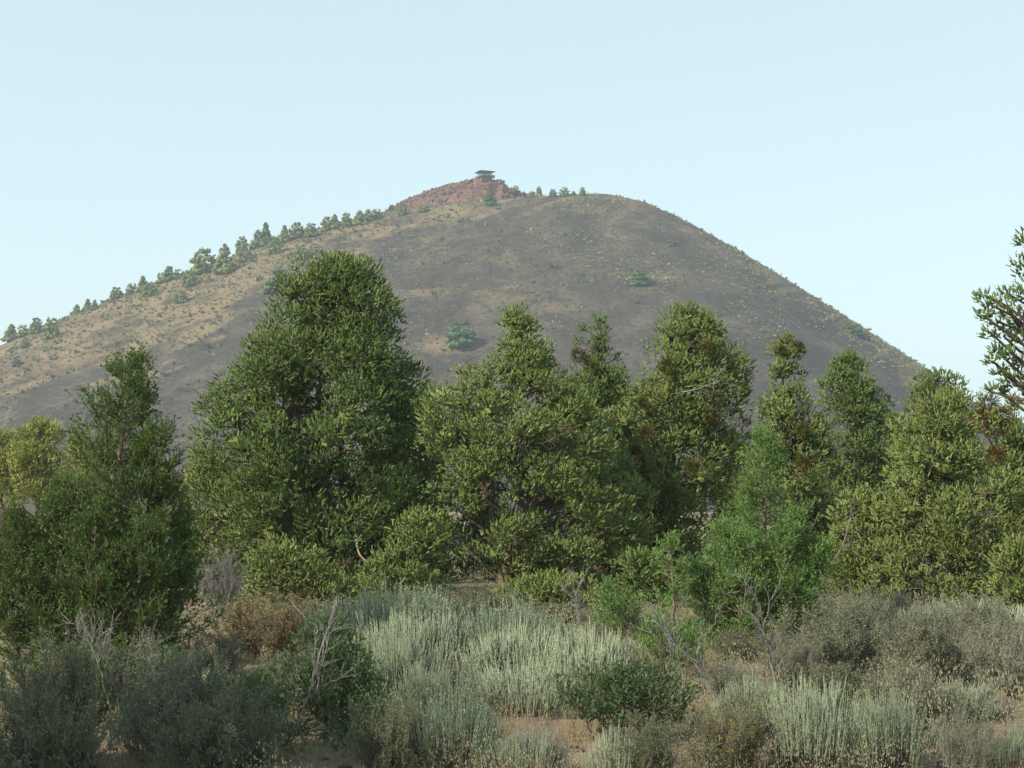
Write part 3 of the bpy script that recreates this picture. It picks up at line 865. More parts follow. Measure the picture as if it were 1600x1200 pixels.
def twig_proto(seed, mat, wood, leaves, flowers, thick):
    rng = np.random.default_rng(seed)
    W, H, up = .75, .85, .35
    ns = 38; ph = rng.uniform(0, 2 * math.pi, ns); q = np.sqrt(rng.random(ns))
    B = np.stack([np.cos(ph) * W * q * .9, np.sin(ph) * W * q * .9, H * np.sqrt(np.clip(1.08 - q ** 2 * .75, .1, 1)) * rng.uniform(.6, .95, ns)], 1)
    A = np.stack([np.cos(ph) * W * .16 * q, np.sin(ph) * W * .16 * q, np.full(ns, -.05)], 1)
    st = curve_paths(A, B, rng, 7, .08, .08)
    wd = Geo(); wd.tubes(st, np.linspace(.013, .004, 7) * thick, 4)
    c1 = children(st, 9, rng, .22, .75, up, .25, 1.0, 4, .13); wd.tubes(c1, np.linspace(.005, .0022, 4) * thick, 3)
    c2 = children(c1, 7, rng, .12, .85, up, .2, 1.0, 4, .12); wd.tubes(c2[:, ::3], np.array([.0026, .0012]) * thick, 3)
    out = [("stems", wd.mesh("twig_stems", M[wood], True))]
    if leaves:
        Mn = len(c2); nl = leaves
        tt = rng.uniform(.1, 1.05, (Mn, nl)) * 3; i = np.minimum(tt.astype(int), 2); ff = (tt - i)[..., None]
        P = (np.take_along_axis(c2, i[..., None].repeat(3, -1), 1) * (1 - ff) + np.take_along_axis(c2, (i + 1)[..., None].repeat(3, -1), 1) * ff).reshape(-1, 3)
        P = P + rng.normal(0, .012, P.shape)
        lv = Geo(); lv.leaves(P, norm(randdir(rng, len(P)) + np.array([0, 0, .5])), rng.uniform(.016, .032, len(P)), .013, rng, np.clip(np.repeat(rng.random(Mn) * .6, nl) + rng.random(len(P)) * .4, 0, 1))
        out.append(("leaves", lv.mesh("twig_leaves", M[mat])))
    if flowers:
        e = c2[rng.choice(len(c2), 150)][:, -1]
        P = np.repeat(e, 6, 0) + rng.normal(0, .010, (900, 3))
        fl = Geo(); fl.leaves(P, norm(randdir(rng, len(P)) + np.array([0, 0, .8])), .018, .013, rng, rng.random(len(P)))
        out.append(("flowers", fl.mesh("twig_flowers", M["flower"])))
    return out

def twiggy(seed, name, label, Y, x0, x1, top, mat="bitter", wood="grey_wood", leaves=5, flowers=0, group=None, thick=1.0):
    lv = 0 if leaves == 0 else 4 if leaves < 6 else 7
    k = (mat if lv else "none", wood, lv, flowers > 0, thick)
    if k not in PROTOS: PROTOS[k] = twig_proto(400 + len(PROTOS), mat, wood, lv, flowers > 0, thick)
    return place_shrub(PROTOS[k], name, label, "shrub", group or ("dead shrubs" if not lv else "twiggy shrubs"), Y, x0, x1, top, .75, .85, seed)

def bare_branch(seed, name, label, pts, rad, wood="grey_wood", n1=8, l1=.3, n2=4, group=None, up=.25, cat="dead branch"):
    """A bleached dead stem through the given photograph points (px, row, metres ahead)."""
    rng = np.random.default_rng(seed)
    P = np.array([at(*p) for p in pts]); b0 = P[0].copy()
    rad *= .6
    root = thing(name, label, cat, b0, group); P = P - b0
    t = np.linspace(0, len(P) - 1, 14); P2 = np.stack([np.interp(t, np.arange(len(P)), P[:, j]) for j in range(3)], 1)
    P2[1:-1] = (P2[:-2] + 2 * P2[1:-1] + P2[2:]) / 4 + rng.normal(0, .006, (12, 3))
    g = Geo(); g.tubes(P2[None], (rad * np.linspace(1, .35, 14))[None], 6)
    g.build("stem", M[wood], root, True)
    g = Geo()
    c1 = children(P2[None], n1, rng, l1, .65, up, .25, 1.0, 6, .09); g.tubes(c1, np.linspace(rad * .5, .002, 6), 4)
    c2 = children(c1, n2, rng, l1 * .5, .7, up, .25, 1.0, 5, .1); g.tubes(c2, np.linspace(.0035, .0014, 5), 3)
    c3 = children(c2, 2, rng, l1 * .25, .7, up, .3, 1.0, 4, .1); g.tubes(c3, np.linspace(.002, .001, 4), 3)
    g.build("twigs", M[wood], root, True)
    return root

#PLANTS
# ------------------------------------------------------------------ the near row of mature junipers
juniper(101, "juniper_tree", "largest dense dark green juniper with rounded top, left of centre", 30.0, 522,
        [(390, 488, 580), (405, 466, 596), (440, 436, 612), (490, 416, 632), (520, 396, 655), (570, 352, 660), (620, 325, 662), (700, 306, 668), (780, 318, 700), (850, 360, 700), (905, 420, 690)],
        "juniper_dark", lobe=.36, trunk_r=.24, stems=3, dens=.95, cover=1.2, limbs=16,
        deadwood=[([(556, 830, -1.6), (560, 862, -1.8), (585, 882, -1.9), (632, 885, -2.0)], .035, "bare_wood"), ([(540, 910, -1.2), (530, 890, -1.4), (545, 870, -1.2)], .06, "bare_wood"),
                  ([(590, 905, -1.8), (620, 898, -2.0), (650, 872, -2.1)], .02, "grey_wood"), ([(400, 690, -1.0), (440, 706, -.6), (480, 722, 0)], .04, "bark"), ([(430, 640, -.8), (470, 655, -.5), (505, 670, 0)], .035, "bark")])
juniper(102, "juniper_tree", "open-topped light green juniper with bare upper stem in the middle", 29.0, 790,
        [(473, 790, 828), (500, 776, 838), (540, 770, 858), (580, 752, 880), (605, 680, 895), (650, 662, 935), (710, 655, 960), (780, 685, 1000), (850, 700, 1010), (890, 770, 960), (935, 790, 955)],
        "juniper", lobe=.27, trunk_r=.17, gappy=.30, dens=1.05, limbs=14,
        deadwood=[([(795, 690, -.4), (850, 690, -1.6), (905, 660, -2.2)], .018, "bark"), ([(790, 800, -.2), (760, 780, -1.1), (755, 765, -1.3)], .05, "bare_wood"), ([(795, 620, 0), (860, 600, -.6), (875, 575, -.6)], .018, "grey_wood"),
                  ([(795, 880, 0), (735, 850, -1), (700, 845, -1.2)], .025, "grey_wood")])
juniper(103, "juniper_tree", "slender twin-spired juniper behind, with pointed tops", 36.0, 935,
        [(484, 934, 939), (520, 926, 948), (560, 915, 955), (600, 895, 985), (660, 885, 1000), (740, 880, 1000), (880, 900, 990)], "juniper_dark", lobe=.24, trunk_r=.11, stems=1,
        extra=[(912, 510, 7, 0), (908, 530, 11, 0), (903, 555, 15, .2), (900, 580, 16, 0), (963, 555, 7, .2), (965, 575, 12, .3), (968, 600, 14, .2)], mistletoe=[(903, 552, 13), (928, 570, 9), (893, 606, 8)])
juniper(104, "juniper_tree", "broad juniper with round top and olive mistletoe clumps, right of centre", 31.0, 1042,
        [(472, 1058, 1092), (490, 1040, 1112), (515, 1018, 1128), (550, 1005, 1155), (600, 985, 1168), (660, 950, 1168), (730, 935, 1160), (800, 945, 1120), (860, 960, 1110), (910, 990, 1080)],
        "juniper", lobe=.29, trunk_r=.17, gappy=.22, limbs=14, dens=1.05,
        mistletoe=[(1108, 539, 12), (1044, 568, 14), (1120, 620, 13), (1164, 606, 10), (1009, 674, 13), (1004, 624, 9), (981, 672, 7), (993, 700, 10), (1001, 717, 9), (1080, 725, 14), (1046, 765, 15), (1049, 820, 13), (963, 678, 7), (1167, 656, 7), (1107, 650, 7)],
        deadwood=[([(1050, 612, -.8), (1085, 605, -1.4), (1120, 592, -1.6)], .025, "grey_wood"), ([(1120, 680, -.6), (1140, 665, -1.1), (1165, 660, -1.2)], .025, "dark_wood"), ([(1095, 640, -.8), (1120, 640, -1.1), (1150, 650, -1.2)], .022, "dark_wood")])
juniper(105, "juniper_tree", "thin sparse juniper with see-through upper crown and visible stem", 34.0, 1228,
        [(520, 1212, 1236), (540, 1202, 1250), (580, 1192, 1256), (620, 1186, 1264), (660, 1185, 1290), (720, 1180, 1300), (800, 1185, 1310), (900, 1210, 1300)], "juniper_olive", lobe=.23, trunk_r=.12, gappy=.42, limbs=10, dens=1.0,
        mistletoe=[(1247, 540, 10), (1253, 668, 12), (1255, 722, 14), (1222, 545, 8)], deadwood=[([(1290, 720, -1), (1305, 700, -1.2), (1318, 690, -1.2)], .02, "grey_wood")])
juniper(106, "juniper_tree", "dark upright juniper with lumpy twin top against the butte", 37.0, 1325,
        [(549, 1322, 1332), (565, 1302, 1344), (592, 1284, 1368), (625, 1286, 1380), (660, 1290, 1385), (700, 1280, 1390), (780, 1280, 1400), (880, 1300, 1380)], "juniper_dark", lobe=.27, trunk_r=.13, gappy=.24, limbs=10,
        extra=[(1308, 562, 8, 0), (1327, 558, 8, 0), (1283, 598, 10, 0), (1400, 655, 13, .4), (1388, 668, 10, .3)])
juniper(107, "juniper_tree", "dark-topped juniper on the right skyline behind the bright crown", 33.0, 1462,
        [(575, 1438, 1485), (592, 1424, 1500), (620, 1420, 1508), (660, 1420, 1520), (740, 1420, 1530), (860, 1430, 1520)], "juniper_dark", lobe=.28, trunk_r=.13, limbs=8)
juniper(108, "juniper_tree", "wide bright green juniper filling the right side", 27.0, 1500,
        [(606, 1478, 1502), (625, 1455, 1520), (660, 1405, 1512), (710, 1385, 1545), (740, 1378, 1575), (770, 1375, 1600), (830, 1360, 1605), (890, 1345, 1600), (935, 1370, 1580)], "juniper_olive", lobe=.30, trunk_r=.18, limbs=14, inner=.25,
        deadwood=[([(1500, 780, -1.2), (1520, 775, -1.6), (1545, 765, -1.7)], .02, "dark_wood")])
juniper(109, "juniper_tree", "olive juniper low between the bright sapling and the wide right tree", 28.0, 1350,
        [(760, 1325, 1365), (800, 1300, 1390), (850, 1285, 1410), (900, 1290, 1415), (940, 1310, 1390)], "juniper_olive", lobe=.26, trunk_r=.1, gappy=.3, limbs=8,
        deadwood=[([(1300, 880, -.9), (1318, 850, -1.1), (1330, 800, -1.0)], .02, "grey_wood"), ([(1270, 905, -.9), (1272, 880, -1.1), (1262, 862, -1.0)], .016, "grey_wood")])
juniper(110, "juniper_tree", "right-edge juniper with a rusty brown dying patch in its crown", 30.0, 1592,
        [(655, 1560, 1620), (690, 1545, 1650), (760, 1530, 1680), (840, 1530, 1690), (930, 1550, 1670)], "juniper", lobe=.30, trunk_r=.15, limbs=8,
        extra=[(1545, 650, 18, -.6), (1560, 668, 20, -.5), (1532, 668, 14, -.5)], mistletoe=[(1543, 630, 20), (1530, 655, 18, "dead_red"), (1552, 664, 20, "dead_red"), (1565, 645, 16), (1552, 708, 15, "dead_red"), (1540, 645, 17, "dead_red")])
juniper(111, "juniper_tree", "pale grey green conifer tip on the skyline near the right edge", 41.0, 1580,
        [(612, 1578, 1584), (630, 1572, 1590), (660, 1564, 1600), (700, 1560, 1606), (780, 1556, 1610)], "juniper", lobe=.22, trunk_r=.09, limbs=6)
juniper(112, "juniper_tree", "tall juniper leaning in from the right edge against the sky", 20.0, 1720,
        [(150, 1690, 1730), (230, 1650, 1760), (330, 1606, 1800), (420, 1600, 1850), (520, 1590, 1880), (640, 1600, 1880), (760, 1640, 1860)], "juniper_dark", lobe=.27, trunk_r=.2, gappy=.3, limbs=12, cover=.55,
        extra=[(1596, 368, 10, -.3), (1592, 402, 14, -.2), (1598, 415, 14, -.3), (1536, 455, 12, -.1), (1548, 470, 15, -.2), (1560, 462, 12, 0), (1572, 450, 13, .1), (1590, 455, 14, -.2), (1538, 485, 13, -.2), (1555, 492, 15, .1),
               (1575, 480, 14, -.2), (1593, 490, 15, .2), (1548, 512, 13, -.1), (1568, 515, 13, .2), (1590, 520, 14, -.1), (1556, 540, 11, 0), (1578, 545, 10, -.2), (1550, 555, 11, -.1), (1562, 572, 10, 0), (1590, 560, 9, .2),
               (1580, 585, 14, -.1), (1596, 590, 14, 0), (1550, 600, 8, 0), (1570, 602, 7, .1)], leaf=(.026, .045, .018))
juniper(113, "juniper_bush", "low rounded juniper bush in front of the largest tree's trunk", 26.0, 455,
        [(838, 420, 445), (860, 398, 480), (885, 388, 535), (920, 385, 555), (950, 390, 560)], "juniper_olive", lobe=.24, trunk_r=.07, limbs=6, group="low juniper bushes")
juniper(114, "juniper_bush", "low spreading juniper bough right of the middle trunk, above the sagebrush", 26.5, 860,
        [(888, 820, 880), (905, 790, 935), (930, 782, 958), (955, 790, 955)], "juniper_olive", lobe=.24, trunk_r=.06, limbs=5, group="low juniper bushes")
juniper(115, "juniper_bush", "low juniper thicket between the largest tree and the middle tree", 27.5, 640,
        [(790, 640, 690), (840, 600, 705), (890, 570, 705), (935, 560, 700), (955, 570, 690)], "juniper", lobe=.25, trunk_r=.07, limbs=6, gappy=.2, group="low juniper bushes")
juniper(116, "juniper_bush", "low dark juniper under the mistletoe tree, left of the bright sapling", 27.0, 1010,
        [(850, 985, 1030), (880, 965, 1060), (920, 960, 1060), (950, 970, 1050)], "juniper_dark", lobe=.23, trunk_r=.06, limbs=5, gappy=.2, group="low juniper bushes")
juniper(117, "juniper_bush", "low olive juniper at the left foot of the largest tree", 31.5, 340,
        [(715, 300, 350), (760, 290, 390), (820, 300, 400), (900, 310, 400)], "juniper_olive", lobe=.27, trunk_r=.07, limbs=6, gappy=.25, group="low juniper bushes")
juniper(118, "juniper_bush", "yellow green juniper bush cut by the right edge, below the wide tree", 24.0, 1600,
        [(830, 1570, 1620), (870, 1550, 1650), (920, 1545, 1660), (965, 1555, 1650)], "juniper_olive", lobe=.24, trunk_r=.07, limbs=5, group="low juniper bushes")

for q, (Yb, bp, rows_, mt_, lab_) in enumerate([
        (36.0, 610, [(600, 590, 650), (640, 575, 670), (700, 560, 690), (780, 550, 710), (860, 560, 710), (930, 570, 700)], "juniper_dark", "dark juniper filling behind the largest tree's right side"),
        (37.0, 735, [(640, 715, 745), (680, 700, 770), (750, 690, 790), (820, 690, 800), (920, 700, 790)], "juniper_dark", "dark juniper behind the middle tree's lower left boughs"),
        (36.5, 880, [(605, 865, 900), (640, 845, 915), (700, 830, 930), (780, 820, 950), (860, 830, 960), (930, 840, 950)], "juniper_dark", "dark juniper behind the middle tree's right boughs"),
        (38.0, 1010, [(640, 995, 1030), (680, 975, 1050), (760, 960, 1070), (850, 960, 1080), (930, 970, 1070)], "juniper_dark", "dark juniper deep behind the mistletoe tree"),
        (37.0, 1150, [(690, 1135, 1165), (760, 1105, 1190), (840, 1085, 1185), (930, 1090, 1180)], "juniper_dark", "low dark juniper behind the vivid young juniper"),
        (39.0, 1270, [(655, 1255, 1290), (700, 1240, 1310), (780, 1225, 1330), (860, 1220, 1340), (930, 1230, 1330)], "juniper_olive", "olive juniper filling below the thin sparse one"),
        (39.0, 1395, [(640, 1385, 1410), (670, 1370, 1425), (720, 1360, 1440), (820, 1350, 1450), (920, 1360, 1440)], "juniper_dark", "dark juniper between the lumpy one and the wide right tree"),
        (37.0, 430, [(740, 415, 450), (800, 380, 490), (880, 380, 500), (940, 390, 490)], "juniper_dark", "dark juniper behind the largest tree's left foot"),
        (35.0, 672, [(592, 660, 690), (640, 640, 710), (720, 630, 720), (850, 640, 710)], "juniper_dark", "dark juniper closing the gap between the largest and the middle tree"),
        (37.5, 955, [(575, 945, 970), (620, 925, 990), (720, 915, 1000), (880, 920, 990)], "juniper_dark", "dark juniper closing the gap left of the mistletoe tree"),
        (40.0, 1345, [(690, 1335, 1360), (740, 1310, 1380), (860, 1310, 1385)], "juniper_olive", "olive juniper low behind the lumpy dark one"),
        (34.0, 280, [(760, 265, 300), (820, 240, 330), (900, 235, 330), (940, 245, 325)], "juniper_olive", "olive juniper behind the right side of the left sapling")]):
    if q in (0, 5):
        src = juniper(150 + q, "juniper_tree", lab_, Yb, bp, rows_, mt_, lobe=.32, dens=.7, trunk_r=.11, limbs=6, gappy=.1, group="junipers behind the near tree row")
        srcs = (srcs if q else []) + [(src, (at(0, rows_[0][0], Yb)[2]), max(r[2] - r[1] for r in rows_) * Yb)]
    else:
        src, h0, w0 = srcs[1 if (mt_ == "juniper_olive" and len(srcs) > 1) else 0]
        o = copy_tree(src); o["label"] = lab_
        o.location = (at(bp, 800, Yb)[0], Yb, -.05); o.rotation_euler = (0, 0, q * 1.3)
        wr = max(r[2] - r[1] for r in rows_) * Yb / w0
        o.scale = (wr, wr, at(0, rows_[0][0], Yb)[2] / h0)

# ------------------------------------------------------------------ sunlit trees and lava blocks behind the row
GS = "sunlit yellow green trees behind the row"
juniper(131, "sunlit_tree", "sunlit yellow green tree at the far left edge behind the sapling", 62.0, 5, [(672, -8, 14), (690, -30, 30), (720, -40, 44), (780, -40, 46)], "sunny", lobe=.55, dens=.40, cover=1.5, sprigs=2, leaf=(.07, .12, .045), trunk_r=.1, group=GS, limbs=4)
juniper(132, "sunlit_tree", "tallest sunlit yellow tree behind the left sapling", 58.0, 58, [(655, 38, 76), (680, 24, 90), (710, 20, 100), (780, 20, 104)], "sunny", lobe=.52, dens=.40, cover=1.5, sprigs=2, leaf=(.07, .12, .045), trunk_r=.1, group=GS, limbs=4, gappy=.2)
juniper(133, "sunlit_tree", "pointed sunlit yellow tree just left of the sapling's tip", 64.0, 125, [(680, 118, 134), (705, 104, 150), (735, 94, 165), (785, 88, 170)], "sunny", lobe=.48, dens=.40, cover=1.5, sprigs=2, leaf=(.07, .12, .045), trunk_r=.1, group=GS, limbs=4)
juniper(134, "sunlit_tree", "small sunlit yellow bush seen right of the left sapling", 60.0, 305, [(722, 300, 312), (745, 285, 325), (775, 280, 335)], "sunny", lobe=.4, dens=.4, sprigs=2, leaf=(.07, .12, .045), trunk_r=.08, group=GS, limbs=3)
juniper(135, "sunlit_tree", "yellow sunlit bush glimpsed through the largest tree's lower boughs", 66.0, 655, [(700, 640, 665), (730, 600, 690), (770, 590, 700)], "sunny", lobe=.45, dens=.4, sprigs=2, leaf=(.07, .12, .045), trunk_r=.08, group=GS, limbs=3)
juniper(136, "sunlit_tree", "yellow sunlit bush glimpsed between the mistletoe tree and the thin juniper", 66.0, 1150, [(755, 1140, 1160), (775, 1125, 1175), (800, 1120, 1180)], "sunny", lobe=.4, dens=.4, sprigs=2, leaf=(.07, .12, .045), trunk_r=.08, group=GS, limbs=3)
rng = np.random.default_rng(8)
for i, (px, py, Yd, s, lab) in enumerate([(8, 786, 50, .40, "dark red lava block at the left edge below the yellow tree"), (38, 784, 52, .35, "reddish lava block right of the one at the left edge"), (285, 772, 54, .5, "red lava block glimpsed right of the left sapling"),
                                       (268, 778, 53, .35, "small red lava block beside the sapling's right edge"), (318, 778, 55, .35, "small lava block by the low olive juniper")]):
    c = at(px, py, Yd)
    o = thing("lava_block", lab, "rock", (c[0], c[1], 0), "lava blocks behind the tree row")
    V, F = rock_mesh_arrays(rng, [np.array([0, 0, c[2] * .5])], [max(s * 1.1, c[2] * .45)])
    tri_object("boulder", V, F, M["lava_dark"], o)

# ------------------------------------------------------------------ young feathery junipers
GY_ = "feathery young junipers"
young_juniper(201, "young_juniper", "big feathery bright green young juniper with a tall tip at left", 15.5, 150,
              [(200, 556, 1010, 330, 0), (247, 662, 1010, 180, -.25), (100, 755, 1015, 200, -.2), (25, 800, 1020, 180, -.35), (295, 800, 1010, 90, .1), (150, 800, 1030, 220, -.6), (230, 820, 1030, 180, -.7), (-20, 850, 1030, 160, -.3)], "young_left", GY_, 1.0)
young_juniper(202, "young_juniper", "feathery vivid green young juniper with pointed tip, right of centre", 19.5, 1180,
              [(1196, 680, 985, 180, 0), (1130, 825, 1000, 130, -.3), (1245, 800, 990, 120, -.2), (1285, 850, 990, 110, -.2), (1170, 840, 1010, 170, -.5), (1090, 880, 1010, 110, -.3), (1150, 905, 1015, 150, -.7), (1235, 905, 1015, 140, -.6)], "young_right", GY_, 1.05)
young_juniper(203, "young_juniper", "thin-stemmed green sapling standing left of the vivid young juniper", 19.0, 1062, [(1048, 845, 1000, 75, 0)], "young_right", GY_, .55)
young_juniper(204, "young_juniper", "small bright green sapling above the grass patch beside the sagebrush", 18.5, 960, [(957, 915, 1000, 60, 0), (988, 940, 1010, 60, -.1)], "young_right", GY_, .8)
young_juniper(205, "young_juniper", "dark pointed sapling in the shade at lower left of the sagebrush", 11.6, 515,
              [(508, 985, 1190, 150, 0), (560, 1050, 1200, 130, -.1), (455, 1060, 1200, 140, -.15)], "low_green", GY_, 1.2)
young_juniper(206, "low_juniper", "low dark green juniper bush at the bottom right of the sagebrush", 11.6, 975,
              [(955, 1072, 1190, 130, 0), (1010, 1065, 1190, 140, .1), (905, 1100, 1195, 120, -.1), (985, 1105, 1195, 150, -.25), (1045, 1110, 1195, 110, 0)], "low_green", "low juniper bushes", 1.3)
young_juniper(207, "low_juniper", "green juniper sprout between the sagebrush and the vivid sapling", 16.0, 1040, [(1035, 975, 1060, 90, 0), (1070, 1000, 1060, 90, -.1)], "young_right", "low juniper bushes", 1.0)

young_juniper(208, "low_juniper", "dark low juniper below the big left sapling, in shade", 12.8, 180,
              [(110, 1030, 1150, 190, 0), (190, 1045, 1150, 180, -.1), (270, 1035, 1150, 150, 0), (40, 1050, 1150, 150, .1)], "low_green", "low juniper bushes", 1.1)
young_juniper(209, "low_juniper", "dark juniper sprig at the bottom edge left of the dark sapling", 10.9, 385, [(370, 1085, 1200, 150, 0), (430, 1100, 1200, 130, -.1), (590, 1120, 1200, 120, .1)], "low_green", "low juniper bushes", 1.2)

# ------------------------------------------------------------------ sagebrush
sagebrush(301, "tall silvery sagebrush forming the crest of the central clump", 16.4, 480, 765, 940, shoots=900)
sagebrush(302, "silvery sagebrush falling away right of the central crest", 15.8, 690, 920, 962, shoots=620)
sagebrush(303, "sagebrush in the middle of the central clump, above dead wood", 14.6, 700, 910, 995, shoots=560)
sagebrush(304, "pale leaning sagebrush at the right end of the central clump", 14.0, 815, 985, 1020, shoots=600, lean=.12)
sagebrush(305, "small sagebrush tuft at bottom centre in front of the clump", 12.8, 600, 760, 1050, shoots=330)
sagebrush(306, "sparse sagebrush sprays at the bottom edge left of the dry grass", 10.3, 625, 780, 1095, shoots=230)
sagebrush(307, "silvery sagebrush at the bottom right edge", 10.5, 1175, 1350, 1085, shoots=520)
sagebrush(308, "silvery sagebrush right of the one at bottom right", 10.4, 1310, 1465, 1098, shoots=420)
sagebrush(309, "bluish shaded sagebrush tuft left of the dark sapling", 14.0, 275, 350, 1052, shoots=200)
sagebrush(310, "pale sagebrush in the back at the right edge under the junipers", 21.5, 1440, 1620, 945, shoots=420)
sagebrush(311, "pale shaded sagebrush at the far left edge", 13.2, -25, 25, 1050, shoots=160)
sagebrush(312, "sagebrush stub among dead twigs at bottom right of centre", 12.2, 1060, 1130, 1110, shoots=110)
sagebrush(313, "grey green sagebrush left of the central crest, behind the dark sapling", 15.2, 540, 720, 985, shoots=520)

sagebrush(318, "sagebrush filling the middle of the central clump just under its crest", 15.6, 580, 770, 975, shoots=620)
sagebrush(319, "sagebrush on the right shoulder of the central clump", 15.2, 840, 990, 995, shoots=500)
sagebrush(320, "sagebrush on the lower left of the central clump, right of the dark sapling", 13.8, 560, 700, 1015, shoots=520)
sagebrush(321, "grey sagebrush behind the bottom right pair, under the bitterbrush", 12.4, 1400, 1540, 1070, shoots=260)
sagebrush(322, "grey sagebrush between the dead branches and the bottom right pair", 12.2, 1110, 1230, 1070, shoots=260)
sagebrush(323, "bluish sagebrush at bottom left between the dark shrubs", 11.2, 180, 290, 1090, shoots=210)
sagebrush(324, "small sagebrush at the bottom edge right of the centre grass", 10.0, 905, 1010, 1150, shoots=230)
sagebrush(325, "silvery sagebrush tuft at the bottom edge in the centre grass", 10.1, 770, 870, 1148, shoots=210)
sagebrush(326, "grey sagebrush at the bottom edge near the right corner", 10.0, 1530, 1640, 1140, shoots=260)
sagebrush(314, "sagebrush at the lower edge of the central clump above the dry grass", 13.0, 730, 910, 1045, shoots=330)
sagebrush(315, "low sagebrush behind the dark sapling's tip", 14.3, 500, 640, 1030, shoots=260)
sagebrush(316, "pale sagebrush behind the olive bitterbrush at right", 19.6, 1380, 1530, 950, shoots=300)
sagebrush(317, "sagebrush tufts under the small sapling right of the central clump", 17.6, 900, 1030, 1000, shoots=220)

# ------------------------------------------------------------------ twiggy shrubs
twiggy(401, "bitterbrush", "large grey twiggy bitterbrush right of the vivid sapling", 16.2, 1180, 1420, 955, leaves=6)
twiggy(402, "bitterbrush", "olive bitterbrush mass in the lower right", 15.4, 1370, 1560, 965, leaves=7)
twiggy(403, "bitterbrush", "bluish grey twiggy shrub cut by the right edge", 14.2, 1470, 1680, 990, wood="grey_wood", leaves=3)
twiggy(404, "bitterbrush", "dark twiggy shrub in the shaded lower left corner", 10.8, -20, 190, 1030, wood="dark_wood", leaves=6)
twiggy(405, "bitterbrush", "shaded twiggy shrub at the bottom left, right of the corner one", 10.9, 150, 420, 1045, wood="grey_wood", leaves=7)
twiggy(406, "tan_shrub", "tan leafed twiggy shrub left of the sagebrush crest", 17.6, 305, 525, 940, mat="tan_leaf", wood="brown_wood", leaves=4)
twiggy(407, "dead_shrub", "pale grey dead shrub beside the left sapling", 24.5, 295, 395, 872, leaves=0, thick=1.2)
twiggy(408, "rabbitbrush", "small yellow flowering rabbitbrush at the bottom, right of centre", 10.3, 1050, 1215, 1105, wood="brown_wood", leaves=6, flowers=160)
twiggy(409, "rabbitbrush", "yellow flecked shrub between the dead branches and the bitterbrush", 14.4, 1170, 1290, 1000, wood="grey_wood", leaves=5, flowers=120)
twiggy(410, "bitterbrush", "grey shrub right of the central sagebrush, behind the dead twigs", 17.2, 880, 980, 985, wood="dark_wood", leaves=5)
twiggy(411, "bitterbrush", "twiggy green shrub at the bottom between the two dark saplings", 10.1, 540, 680, 1110, wood="dark_wood", leaves=7)
twiggy(412, "bitterbrush", "olive shrub below the left sapling, above the dark corner shrubs", 13.0, 90, 330, 1010, wood="grey_wood", leaves=5)
twiggy(413, "rabbitbrush", "small flowering shrub between the right sagebrush and the bitterbrush", 13.2, 1310, 1400, 1090, wood="brown_wood", leaves=5, flowers=70)
twiggy(414, "dead_shrub", "tangle of bare twigs low at the right edge", 12.6, 1430, 1600, 1080, leaves=0, wood="grey_wood", thick=1.2)
twiggy(415, "dead_shrub", "tangle of dark dead sagebrush wood inside the central clump", 14.0, 590, 740, 1030, leaves=0, wood="dark_wood", thick=1.6)
twiggy(416, "bitterbrush", "olive twiggy shrub under the wide right tree", 20.5, 1300, 1450, 930, wood="grey_wood", leaves=5)

twiggy(417, "bitterbrush", "olive shrub row behind the sagebrush crest under the largest tree", 22.0, 560, 770, 930, wood="dark_wood", leaves=6)
twiggy(418, "bitterbrush", "shrub behind the small bright sapling right of the sagebrush", 21.0, 900, 1060, 948, wood="grey_wood", leaves=6)
twiggy(419, "bitterbrush", "tall olive bitterbrush behind the grey one on the right", 18.6, 1270, 1430, 940, leaves=7)
twiggy(420, "bitterbrush", "olive bitterbrush behind the right edge shrubs", 17.6, 1420, 1620, 950, leaves=7)
twiggy(421, "bitterbrush", "shaded olive shrub left of the dark pointed sapling", 12.4, 320, 500, 1040, wood="dark_wood", leaves=8)
twiggy(422, "bitterbrush", "dense olive bitterbrush just above the bottom right sagebrush", 13.0, 1230, 1420, 1045, wood="dark_wood", leaves=8)
twiggy(423, "bitterbrush", "low olive shrub right of the bottom right sagebrush", 12.6, 1400, 1560, 1075, wood="dark_wood", leaves=7)
twiggy(424, "bitterbrush", "low leafy shrub at the foot of the vivid young juniper", 17.6, 1090, 1220, 990, wood="dark_wood", leaves=7)
twiggy(425, "bitterbrush", "dark leafy shrub cut by the bottom edge at left of centre", 9.9, 230, 470, 1100, wood="dark_wood", leaves=8)
twiggy(426, "bitterbrush", "dark leafy shrub in the very bottom left corner", 9.8, -40, 200, 1105, wood="dark_wood", leaves=8)
twiggy(427, "dead_shrub", "low grey dead twigs on the dry grass at bottom centre", 10.2, 770, 900, 1140, leaves=0, wood="grey_wood")
twiggy(428, "bitterbrush", "grey green shrub between the tan shrub and the left sapling", 15.4, 255, 400, 1000, wood="grey_wood", leaves=6)

twiggy(429, "bitterbrush", "grey green shrub in front of the middle tree's trunk", 23.5, 690, 830, 925, wood="dark_wood", leaves=7)
twiggy(430, "bitterbrush", "olive shrub in front of the low juniper bough", 23.0, 800, 960, 945, wood="dark_wood", leaves=7)
twiggy(431, "bitterbrush", "olive shrub between the dead grey shrub and the tan one", 21.5, 370, 520, 945, wood="dark_wood", leaves=7)
twiggy(432, "bitterbrush", "low leafy shrub between the two right saplings' feet", 20.5, 1020, 1150, 965, wood="dark_wood", leaves=7)

